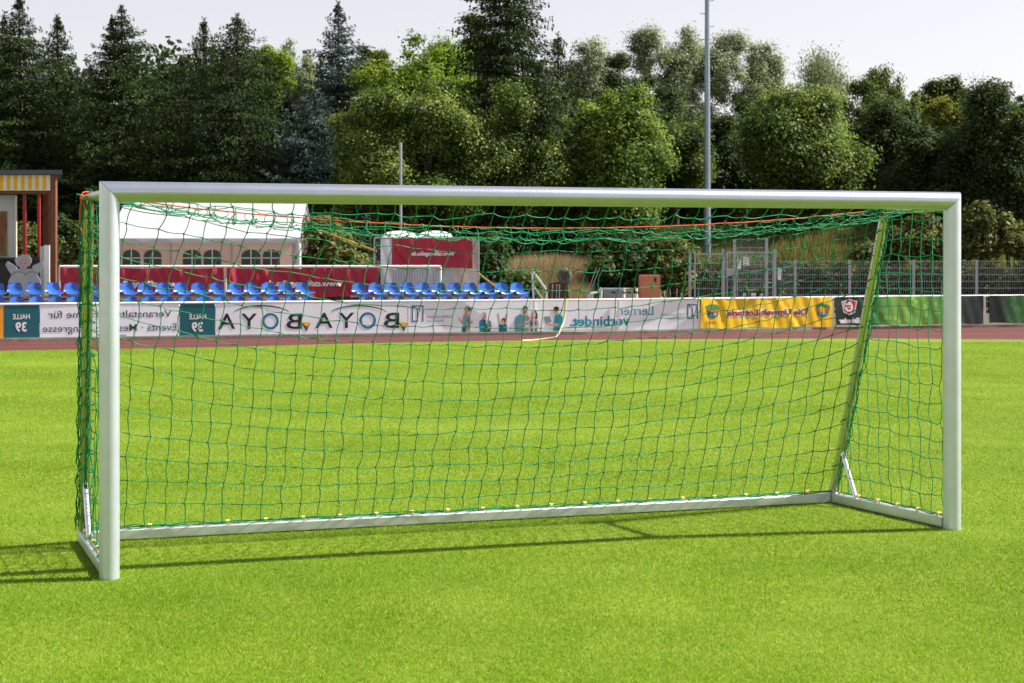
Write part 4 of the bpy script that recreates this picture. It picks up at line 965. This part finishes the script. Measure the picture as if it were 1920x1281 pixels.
# clad wall behind the dry grass
YW = 63.0; xa, xb = xx(925, YW), xx(1125, YW); b0 = 1.0
e = empty('clad_wall', (xa, YW, b0)); tag(e, 'blue grey vertical clad wall behind the dry grass', 'wall')
MB().grid(lambda u, v: ((xb-xa)*u, 0.05*math.sin(u*2*PI*22), 0.2+(zz(425, YW)-b0)*v), 220, 1, smooth=False).build('cladding', M['shed'], e)
for k in range(6): MB().box((xb-xa)*k/5-0.05, (xb-xa)*k/5+0.05, 0.12, 0.2, -0.3, zz(425, YW)-b0+0.1).build('wall_post', M['steel'], e)

# ------------------------------------------------------------------ vegetation
LM = {
 'spruce': leafmat('spruce needles', (0.009, 0.023, 0.007), (0.024, 0.049, 0.011), (0.074, 0.111, 0.020), 0.22, 0.6, 1.5),
 'bluespruce': leafmat('blue spruce needles', (0.024, 0.046, 0.043), (0.054, 0.089, 0.084), (0.135, 0.189, 0.176), 0.15, 0.6, 1.2),
 'maple': leafmat('maple leaves', (0.042, 0.078, 0.017), (0.10, 0.16, 0.034), (0.26, 0.32, 0.085), 0.42, 0.55, 1.7, 0.2),
 'bright': leafmat('bright maple leaves', (0.050, 0.095, 0.014), (0.125, 0.20, 0.030), (0.32, 0.38, 0.10), 0.42, 0.55, 1.5, 0.2),
 'varieg': leafmat('pale edged leaves', (0.018, 0.045, 0.007), (0.09, 0.155, 0.024), (0.48, 0.54, 0.17), 0.35, 0.55, 1.5, 0.2),
 'lime': leafmat('light green leaves', (0.081, 0.149, 0.016), (0.176, 0.270, 0.027), (0.30, 0.37, 0.06), 0.45, 0.5, 1.35),
 'dark': leafmat('dark green leaves', (0.018, 0.037, 0.011), (0.041, 0.072, 0.021), (0.105, 0.145, 0.045), 0.35, 0.6, 1.6, 0.15),
 'mid': leafmat('mid green leaves', (0.032, 0.060, 0.014), (0.070, 0.112, 0.026), (0.165, 0.21, 0.058), 0.42, 0.5, 1.7),
 'grey': leafmat('haze paled grey green leaves', (0.13, 0.17, 0.105), (0.24, 0.29, 0.185), (0.40, 0.45, 0.30), 0.4, 0.55, 1.2),  # grey green of its own, colour paled further in place of distance haze
 'olive': leafmat('olive shrub leaves', (0.045, 0.06, 0.016), (0.115, 0.135, 0.036), (0.28, 0.28, 0.10), 0.4, 0.5, 1.5),
 'hedge': leafmat('shaded hedge leaves', (0.018, 0.028, 0.008), (0.045, 0.056, 0.016), (0.15, 0.15, 0.04), 0.3, 0.6, 1.3),
 'red': leafmat('dark red leaves', (0.016, 0.006, 0.007), (0.03, 0.009, 0.010), (0.05, 0.014, 0.014), 0.35, 0.5, 1.3),
 'dry': leafmat('dry grass stalks', (0.12, 0.10, 0.045), (0.34, 0.265, 0.15), (0.56, 0.45, 0.29), 0.25, 0.8, 0.9),
 'weed': leafmat('rank grass', (0.075, 0.09, 0.028), (0.15, 0.16, 0.058), (0.31, 0.28, 0.13), 0.4, 0.6, 1.3),
 'yellow': leafmat('yellowing leaves', (0.09, 0.12, 0.015), (0.18, 0.20, 0.03), (0.34, 0.33, 0.06), 0.45, 0.5, 1.5),
}
def unit(v): return v / np.maximum(np.linalg.norm(v, axis=1, keepdims=True), 1e-9)
def clumps(rg, C, R, nc, cr, nl, ls, low=-0.85, hang=0.0, shell=(0.5, 1.0), asp=0.5, squash=0.75):
    """leaf positions: many ragged clumps spread through an ellipsoid"""
    R = np.asarray(R); C = np.asarray(C); nlobe = max(5, int(nc/7))
    d = unit(rg.normal(size=(nlobe*3, 3))); d = d[d[:, 2] > low][:nlobe]; nlobe = len(d)
    lc = d*(rg.uniform(0.30, 0.80, nlobe)*(1+0.1*rg.normal(size=nlobe)))[:, None]; lr = rg.uniform(0.22, 0.46, nlobe)
    li = rg.choice(nlobe, nc, p=lr**2/np.sum(lr**2)); d2 = unit(rg.normal(size=(nc, 3))+np.array([0, 0, 0.25]))
    un = lc[li] + d2*(lr[li]*rg.uniform(0.35, 1.08, nc))[:, None]
    un = un/np.percentile(np.abs(un), 98.5, axis=0); un = un/np.maximum(1, np.linalg.norm(un, axis=1, keepdims=True)/1.08); 
    ud = unit(un); lob = sum(np.sin(ud @ rg.normal(size=3)*3.2 + rg.uniform(0, 6.28)) for _ in range(4))/4
    cc = C + un*(1 + 0.27*lob)[:, None]*R
    rad = cr*0.7*rg.uniform(0.5, 1.45, nc); cv = rg.normal(0, 0.13, nc) + rg.normal(0, 0.12, nlobe)[li]
    idx = rg.choice(nc, nl, p=rad**2/np.sum(rad**2)); dd = unit(rg.normal(size=(nl, 3)))
    rr = rad[idx]*np.minimum(np.abs(rg.normal(0.72, 0.38, nl)), 1.9)
    P = cc[idx] + dd*rr[:, None]*np.array([1, 1, squash]); P[:, 2] -= hang*rg.random(nl)**2
    nrm = unit(dd*0.8 + np.array([0, 0, 0.6]) + rg.normal(0, 0.42, (nl, 3)))
    t = unit(np.cross(nrm, rg.normal(size=(nl, 3)))); b = np.cross(nrm, t)
    if hang > 0: t = unit(t*0.5 + np.array([0, 0, -1.0])); b = unit(np.cross(nrm, t))
    s = ls*rg.uniform(0.6, 1.5, nl)
    var = np.clip(0.42 + cv[idx] + rg.normal(0, 0.2, nl), 0, 1)
    return P, t*s[:, None]*0.5, b*s[:, None]*0.5*asp, var, cc
def tree(px, Y, ytop, hw, ybot, kind, label, cat='tree', n=14000, ls=0.2, nc=60, cr=None, name='tree', seed=1, hang=0, depth=None, group=None, shell=(0.5, 1.0), asp=0.6, trunk=True, base=None, lean=0, squash=0.75, tw=1.0):
    rg = np.random.default_rng(seed); x = xx(px, Y); b = hill(x, Y) if base is None else base
    if cat == 'tree': nc = int(nc*1.5); n = int(n*2.6); ls = ls*0.56
    zt, zb = zz(ytop, Y), max(zz(ybot, Y), b+0.1); Rz = (zt-zb)/2; Rx = hw*Y/FPX; Ry = depth or Rx*0.8
    cr = cr or 0.24*min(Rx, Rz*1.3)+0.12
    e = empty(name, (x, Y, b)); tag(e, label, cat, group)
    C = np.array([lean, 0, (zt+zb)/2-b]); R = np.array([max(Rx-cr*0.5, .1), max(Ry-cr*0.5, .1), max(Rz-cr*0.5*squash, .1)])
    P, U, V, var, cc = clumps(rg, C, R, nc, cr, n, ls, hang=hang, shell=shell, asp=asp, squash=squash)
    quads('crown' if cat == 'tree' else 'foliage', P, U, V, var, LM[kind], e)
    r0 = tw*(0.05+0.035*Rx); mb = MB()
    if trunk:
        h = max(zb-b, 0.2) + Rz*0.9
        mb.tube([(0, 0, -0.1), (0.03*Rx, 0, h*0.35), (lean*0.3-0.03*Rx, 0, h*0.7), (lean*0.6, 0, h)], [r0*1.3, r0, r0*0.8, r0*0.45], 8)
        for q in cc[rg.choice(len(cc), min(len(cc), 22), replace=False)]:
            s = rg.uniform(0.4, 0.9)*h; p0 = Vector((0, 0, s)); p1 = Vector(q); m_ = p0.lerp(p1, 0.5)+Vector((0, 0, -0.1*Rz*rg.random()))
            mb.tube([p0, m_, p1], [r0*0.4, r0*0.22, r0*0.08], 5, cap=False)
    else:
        for q in cc[rg.choice(len(cc), min(len(cc), 16), replace=False)]:
            p1 = Vector(q); p0 = Vector((p1.x*0.35, p1.y*0.35, -0.05)); mb.tube([p0, p0.lerp(p1, .5)+Vector((0, 0, .1)), p1], [0.03, 0.02, 0.008], 4, cap=False)
    mb.build('trunk' if trunk else 'stems', M['bark'], e)
    return e
def spruce(px, Y, ytop, hw, label, kind='spruce', seed=1, droop=0.35, levels=0.27, tips=(0,), p=0.85, name='spruce_tree', dens=1.0, hwbot=None, base=None, spray=0.19):
    rg = np.random.default_rng(seed); x = xx(px, Y); b = hill(x, Y) if base is None else base; H = zz(ytop, Y)-b; Rb = 1.45*hw*Y/FPX; p = p*0.78; dens = dens*1.3
    e = empty(name, (x, Y, b)); tag(e, label, 'tree'); Ps, Us, Vs, vr = [], [], [], []; mb = MB()
    mb.tube([(0, 0, -0.1), (0.02, 0, H*0.5), (0, 0, H)], [0.04+0.018*H, 0.02+0.009*H, 0.012], 7)
    for tip in tips:
        z = 0.3; Ht = H if tip == 0 else H*0.96
        if tip: mb.tube([(0, 0, H*0.7), (tip*0.7, 0, H*0.8), (tip, 0, Ht)], [0.06, 0.04, 0.01], 5)
        zs0 = 0.3 if tip == 0 else H*0.72
        z = zs0
        while z < Ht-0.1:
            q = 1-z/Ht; Lm = Rb*q**p*(1-math.exp(-q/0.075))*(1 if tip == 0 else 0.6)+0.10; nb = int(rg.integers(5, 9)*dens)+1; ph = rg.uniform(0, 6.28)
            axx = tip*min(1, max(0, (z/H-0.7)/0.2)) if tip else 0
            for k in range(nb):
                a = ph+2*PI*k/nb+rg.normal(0, 0.25); L = Lm*rg.uniform(0.62, 1.22); bz = z+rg.normal(0, 0.08)
                ns = max(3, int(L/0.10)); t = (np.arange(ns)+rg.random(ns))/ns; t = np.repeat(t, 8); m = len(t)
                dr = droop*rg.uniform(0.6, 1.4)*(0.4+0.9*q)
                r = L*t; zc = bz + L*(-dr*t + 0.28*t*t) + 0.1*L*(1-q)
                dirv = np.array([math.cos(a), math.sin(a), 0]); sd = np.array([-math.sin(a), math.cos(a), 0])
                wdt = 0.5*L*(1-t)**0.6*rg.uniform(-1, 1, m) + 0.02
                P = np.stack([axx+dirv[0]*r+sd[0]*wdt, dirv[1]*r+sd[1]*wdt, zc - rg.uniform(0, 1, m)**1.5*(0.10+0.22*droop*(0.3+q))], 1)
                u = unit(dirv*rg.uniform(0.2, 1, m)[:, None] + sd*(np.sign(wdt)*rg.uniform(0.1, 0.9, m))[:, None] + np.array([0, 0, -1])*(rg.uniform(0.0, 1.3, m)*(0.3+droop))[:, None])
                nn = unit(np.cross(u, rg.normal(size=(m, 3)))); s = spray*rg.uniform(0.5, 1.2, m)*(0.55+0.6*q)
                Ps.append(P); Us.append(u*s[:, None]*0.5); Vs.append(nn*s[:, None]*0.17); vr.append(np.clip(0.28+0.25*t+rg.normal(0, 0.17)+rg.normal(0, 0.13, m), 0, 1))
                if k % 2 == 0 and L > 0.6: mb.tube([(axx, 0, bz), (axx+dirv[0]*L*.9, dirv[1]*L*.9, bz+L*(-dr*.9+.2))], [0.025, 0.006], 3, cap=False)
            z += levels*rg.uniform(0.7, 1.25)*(0.6+0.6*q)
        n = 40; zt = Ht-rg.random(n)*0.7; aa = rg.uniform(0, 6.28, n); u = np.stack([np.cos(aa)*.6, np.sin(aa)*.6, np.full(n, 0.5)], 1)
        P = np.stack([np.full(n, tip)+0.0*aa, 0*aa, zt], 1)+u*0.08; Ps.append(P); Us.append(u*0.10); Vs.append(unit(np.cross(u, rg.normal(size=(n, 3))))*0.018); vr.append(np.full(n, 0.5))
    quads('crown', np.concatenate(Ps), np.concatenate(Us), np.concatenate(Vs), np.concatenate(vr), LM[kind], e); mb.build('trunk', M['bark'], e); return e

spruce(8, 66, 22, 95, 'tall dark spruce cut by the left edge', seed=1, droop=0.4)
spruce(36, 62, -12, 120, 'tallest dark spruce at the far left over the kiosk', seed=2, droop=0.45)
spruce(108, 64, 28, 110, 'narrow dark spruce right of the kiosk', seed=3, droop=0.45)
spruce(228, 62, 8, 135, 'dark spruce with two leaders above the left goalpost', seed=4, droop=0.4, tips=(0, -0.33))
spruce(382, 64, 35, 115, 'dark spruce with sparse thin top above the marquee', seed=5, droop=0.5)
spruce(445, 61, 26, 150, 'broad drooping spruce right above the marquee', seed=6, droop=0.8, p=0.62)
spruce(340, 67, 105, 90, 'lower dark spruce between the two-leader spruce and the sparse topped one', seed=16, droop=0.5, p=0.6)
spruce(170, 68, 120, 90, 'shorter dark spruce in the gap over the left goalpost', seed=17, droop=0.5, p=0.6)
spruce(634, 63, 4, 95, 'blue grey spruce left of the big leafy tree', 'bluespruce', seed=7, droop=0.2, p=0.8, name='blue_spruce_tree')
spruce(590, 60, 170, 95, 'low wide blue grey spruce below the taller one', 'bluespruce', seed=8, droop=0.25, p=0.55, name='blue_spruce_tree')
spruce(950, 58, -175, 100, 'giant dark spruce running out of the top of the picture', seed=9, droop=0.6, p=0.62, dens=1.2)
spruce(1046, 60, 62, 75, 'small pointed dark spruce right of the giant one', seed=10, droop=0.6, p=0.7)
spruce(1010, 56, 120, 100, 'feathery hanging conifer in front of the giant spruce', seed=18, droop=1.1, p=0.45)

tree(496, 70, 78, 62, 330, 'lime', 'light green leafy tree behind the broad drooping spruce', n=14000, seed=31, ls=0.2)
tree(556, 74, 72, 45, 260, 'grey', 'pale grey willow like tree left of the blue spruce', n=7000, seed=32, ls=0.2, hang=0.5, asp=0.3)
tree(690, 68, 84, 60, 360, 'mid', 'mid green tree just right of the blue spruce', n=14000, seed=33)
tree(300, 76, 112, 42, 330, 'dark', 'dark rounded tree showing between two spruces', n=7000, seed=234)
tree(545, 63.5, 190, 22, 250, 'red', 'small dark red leaved tree left of the blue spruce', n=2500, seed=35, ls=0.16)
tree(600, 61, 225, 60, 400, 'dark', 'dark leafy tree below the blue spruce', n=9000, seed=36)
tree(800, 63, 52, 140, 420, 'lime', 'large light green walnut tree left of the giant spruce', n=42000, seed=37, ls=0.21, nc=130)
tree(865, 66, 18, 75, 240, 'mid', 'bright topped tree directly beside the giant spruce', n=14000, seed=38)
tree(780, 55, 150, 145, 480, 'varieg', 'bushy pale edged maple in the centre left over the cabins', n=52000, seed=39, ls=0.145, nc=170, cr=0.55)
tree(955, 56, 165, 120, 440, 'varieg', 'bushy pale edged maple under the giant spruce', n=44000, seed=40, ls=0.145, nc=150, cr=0.55)
tree(1082, 61, 145, 70, 430, 'lime', 'sunny yellow green tree right of the giant spruce', n=20000, seed=41)
tree(1160, 56, 190, 105, 500, 'bright', 'bright green large leaved maple over the middle of the crossbar', n=36000, seed=42, ls=0.19, nc=110, cr=0.6)
tree(1180, 66, 120, 85, 420, 'dark', 'dark green tree behind the bright maple', n=18000, seed=43)
tree(1265, 64, 190, 95, 480, 'mid', 'mid green tree left of the floodlight mast', n=24000, seed=44)
for k, (px, yt, hw, yb) in enumerate(((1105, 85, 38, 200), (1150, 92, 40, 230), (1205, 60, 45, 260), (1262, 70, 42, 260), (1312, 58, 48, 270), (1385, 66, 62, 280), (1432, 100, 32, 230))):
    tree(px, 92+k, yt-6, hw*1.3, yb+60, 'grey', ['airy grey green poplar leftmost of the far row', 'second airy grey green poplar of the far row', 'tall airy poplar left of the mast', 'airy poplar close left of the mast', 'airy poplar right behind the mast', 'wide airy poplar right of the mast', 'small airy poplar ending the far row on the right'][k], n=11000, seed=50+k, ls=0.26, nc=46, cr=0.75, asp=0.42, group='far row of poplars', shell=(0.35, 1.0), tw=0.35)
tree(1500, 60, 165, 128, 500, 'maple', 'big round dark green maple right of the mast', n=52000, seed=60, ls=0.2, nc=170, cr=0.75)
tree(1375, 66, 230, 75, 470, 'dark', 'dark tree just right of the floodlight mast', n=15000, seed=61)
tree(1530, 82, 110, 66, 260, 'grey', 'hazy birch above the big round maple', n=9000, seed=62, ls=0.22, hang=0.7, asp=0.35, cr=0.9)
tree(1648, 80, 120, 52, 300, 'mid', 'birch with a narrow top right of the round maple', n=9000, seed=63, ls=0.2, hang=0.6, asp=0.4)
tree(1640, 68, 190, 90, 480, 'dark', 'dark tree between the round maple and the right hand tree', n=22000, seed=64, nc=80)
tree(1780, 74, 138, 62, 280, 'mid', 'layered tree with flat topped crown at the upper right', n=11000, seed=65)
tree(1768, 63, 185, 42, 300, 'yellow', 'tree with yellowing crown at the right', n=5000, seed=66)
tree(1860, 60, 162, 110, 480, 'dark', 'large dark tree cut by the right edge', n=42000, seed=67, nc=150)
tree(1740, 62, 225, 95, 490, 'dark', 'dark leafy tree behind the right goalpost', n=24000, seed=68, nc=90)
tree(1960, 62, 200, 80, 490, 'mid', 'mid green tree beyond the right edge', n=14000, seed=69)
tree(1700, 72, 175, 45, 330, 'mid', 'small tree in the dip at the right', n=7000, seed=70)
FILL = [(1320, 70, 195, 95, 470, 'mid', 'mid green tree standing directly behind the mast'), (1430, 72, 190, 80, 480, 'dark', 'dark broad tree behind the left side of the round maple'), (1590, 73, 170, 85, 470, 'mid', 'mid green tree behind the right side of the round maple'),
 (1225, 72, 150, 70, 450, 'dark', 'dark tree filling the gap left of the mast'), (720, 70, 130, 90, 450, 'mid', 'mid green tree left behind the pale edged maple'), (660, 58, 215, 70, 470, 'varieg', 'leafy tree left of the slim pole, beside the blue spruce'),
 (1045, 58, 200, 80, 470, 'mid', 'leafy tree below the small pointed spruce'), (880, 57, 240, 110, 480, 'varieg', 'low bushy tree between the two pale edged maples'), (1820, 72, 170, 70, 420, 'mid', 'green tree behind the large dark one at the right'), (1900, 70, 190, 60, 420, 'dark', 'dark tree at the right edge behind the large one')]
for k, (px, Y, yt, hw, yb, kd, lab) in enumerate(FILL): tree(px, Y, yt, hw, yb, kd, lab, n=int(200*hw), seed=130+k, nc=70)
# bare twigs
x_ = xx(1830, 76); e = empty('bare_tree', (x_, 76, hill(x_, 76))); tag(e, 'bare dead tree top above the right hand trees', 'tree'); mb = MB(); rg = random.Random(5)
ht = zz(160, 76)-e.location.z; mb.tube([(0, 0, 0), (0, 0, ht)], [0.1, 0.03], 5)
for k in range(40):
    a = rg.uniform(0, 6.28); z = ht - rg.uniform(-0.2, 1.2); mb.tube([(0, 0, z-0.4), (0.2*math.cos(a), 0.2*math.sin(a), z), (rg.uniform(.25, .6)*math.cos(a), .4*math.sin(a), z+rg.uniform(.2, .6))], [0.015, 0.011, 0.006], 3, cap=False)
mb.build('twigs', mat('grey dead twigs', (0.25, 0.23, 0.22), 0.9), e)
# shrubs
SH = [(150, 52, 425, 42, 560, 'olive', 'yellow green hedge shrub right of the kiosk'), (55, 54, 430, 50, 560, 'olive', 'shrub seen through the kiosk opening'), (110, 55, 400, 40, 560, 'dark', 'dark shrub behind the kiosk post'),
 (615, 49, 395, 62, 560, 'olive', 'tall olive green shrub between marquee and cabins'), (668, 51, 440, 34, 560, 'dark', 'dark shrub left of the cabins'),
 (920, 47, 450, 34, 560, 'dark', 'dark shrub right of the hoarding'), (1150, 50, 440, 62, 560, 'dark', 'dark shrub behind the garden chair'), (1215, 52, 420, 60, 560, 'dark', 'dark shrub behind the salmon cabinet'),
 (1262, 50, 440, 46, 560, 'olive', 'olive shrub between the cabinet and the gate'), (1108, 53, 455, 20, 560, 'dark', 'dark shrub at the end of the dry grass'),
 (1725, 54, 405, 48, 500, 'olive', 'yellow green shrub behind the right side netting'), (1680, 55, 430, 30, 500, 'olive', 'low olive shrub left of the yellow green one'), (1835, 54, 378, 58, 505, 'olive', 'large yellow green shrub right of the goal'),
 (1905, 54, 405, 50, 505, 'olive', 'yellow green shrub cut by the right edge'), (1640, 57, 455, 40, 500, 'olive', 'small shrub on the bank above the mesh fence'), (985, 47, 515, 22, 560, 'mid', 'small green weed clump beside the handrail'),
 (1405, 43.9, 541, 6, 553, 'yellow', 'left potted plant in the planter'), (1421, 43.9, 537, 7, 553, 'yellow', 'right potted plant in the planter')]
for k, (px, Y, yt, hw, yb, kd, lab) in enumerate(SH):
    small = hw < 12
    tree(px, Y, yt, hw, yb, kd, lab, cat='plant' if small else 'shrub', n=260 if small else int(190*hw), ls=0.05 if small else 0.14, nc=8 if small else 46, cr=0.035 if small else 0.42, name='potted_plant' if small else 'shrub', seed=100+k, trunk=False, base=zz(556, 44) if small else None)
# rank grass on the bank, dry grass, and the dense wood behind (uncountable)
def tufts(name, n, fx, fy, h, wd, kind, label, seed, cat='grass'):
    rg = np.random.default_rng(seed); px = rg.uniform(fx[0], fx[1], n); Y = rg.uniform(fy[0], fy[1], n); X = (px-CX)/FPX*Y
    Z = np.array([hill(a, b) for a, b in zip(X, Y)]); hh = rg.uniform(h[0], h[1], n)*(1+0.35*smooth_noise(X, Y, 1.3, seed))
    a = rg.uniform(0, 6.28, n); U = np.stack([np.cos(a)*hh*0.3, np.sin(a)*hh*0.3, hh], 1); b = rg.uniform(0, 6.28, n)
    V = np.stack([np.cos(b)*wd, np.sin(b)*wd, 0*b], 1)
    var = np.clip(0.45+0.25*smooth_noise(X, Y, 0.9, seed+1)+rg.normal(0, .2, n), 0, 1)
    tag(quads(name, np.stack([X, Y, Z], 1), U, V, var, LM[kind], tri=True), label, cat, kind='stuff')
tufts('bank_grass', 60000, (1225, 2100), (55.5, 63), (0.25, 0.75), 0.022, 'weed', 'rank yellow green grass on the bank behind the fence', 5)
tufts('dry_grass', 42000, (935, 1105), (47, 56), (0.12, 0.85), 0.012, 'dry', 'tall straw coloured dry grass before the clad wall', 6)
tufts('verge_grass', 22000, (-300, 1250), (43.5, 52), (0.1, 0.4), 0.02, 'weed', 'rough grass behind the stand', 8)
def hedge(px0, px1, Y, ytop, label, seed):
    rg = np.random.default_rng(seed); a, b = xx(px0, Y), xx(px1, Y); e = empty('hedge', ((a+b)/2, Y, 0)); tag(e, label, 'hedge')
    nc = int((b-a)*26); zt = zz(ytop, Y); C = np.stack([rg.uniform(a, b, nc)-(a+b)/2, rg.uniform(-0.5, 1.2, nc), rg.uniform(0.1, 1, nc)**0.8*(zt-0.25)], 1)
    n = int((b-a)*2600); idx = rg.integers(0, nc, n); d = unit(rg.normal(size=(n, 3))); P = C[idx]+d*rg.uniform(0.1, 0.38, n)[:, None]
    nr = unit(d+rg.normal(0, .6, (n, 3))); t = unit(np.cross(nr, rg.normal(size=(n, 3)))); bb = np.cross(nr, t); s = 0.12
    quads('foliage', P, t*s/2, bb*s/2*.7, np.clip(rg.normal(.35, .2, n), 0, 1), LM['hedge'], e)
    mb = MB()
    for k in range(int((b-a)*1.5)):
        x = rg.uniform(a, b)-(a+b)/2; mb.tube([(x, 0.2, 0), (x+rg.normal(0, .1), 0.2, zt*0.8)], [0.03, 0.01], 4, cap=False)
    mb.build('stems', M['bark'], e)
hedge(1285, 2120, 51.5, 489, 'dark clipped hedge growing behind the mesh fence', 71)
def wood():
    rg = np.random.default_rng(99); nc = 520; X = rg.uniform(-36, 36, nc); Y = rg.uniform(78, 88, nc)
    Zt = 4.8 + 2.6*(smooth_noise(X, Y, 0.35, 4)*0.5+0.5); Zt = Zt + 3.2*(X < -7.5); Z = rg.uniform(0, 1, nc)*Zt; C = np.stack([X, Y, Z+0.5], 1)
    n = 120000; idx = rg.integers(0, nc, n); d = unit(rg.normal(size=(n, 3))); P = C[idx]+d*rg.uniform(0.4, 1.7, n)[:, None]
    nr = unit(rg.normal(size=(n, 3))); t = unit(np.cross(nr, rg.normal(size=(n, 3)))); b = np.cross(nr, t); s = 0.36
    tag(quads('woodland', P, t*s/2, b*s/2*.7, np.clip(rg.normal(.3, .2, n), 0, 1), LM['dark']), 'dense dark wood behind the row of trees', 'wood', kind='stuff')
wood()
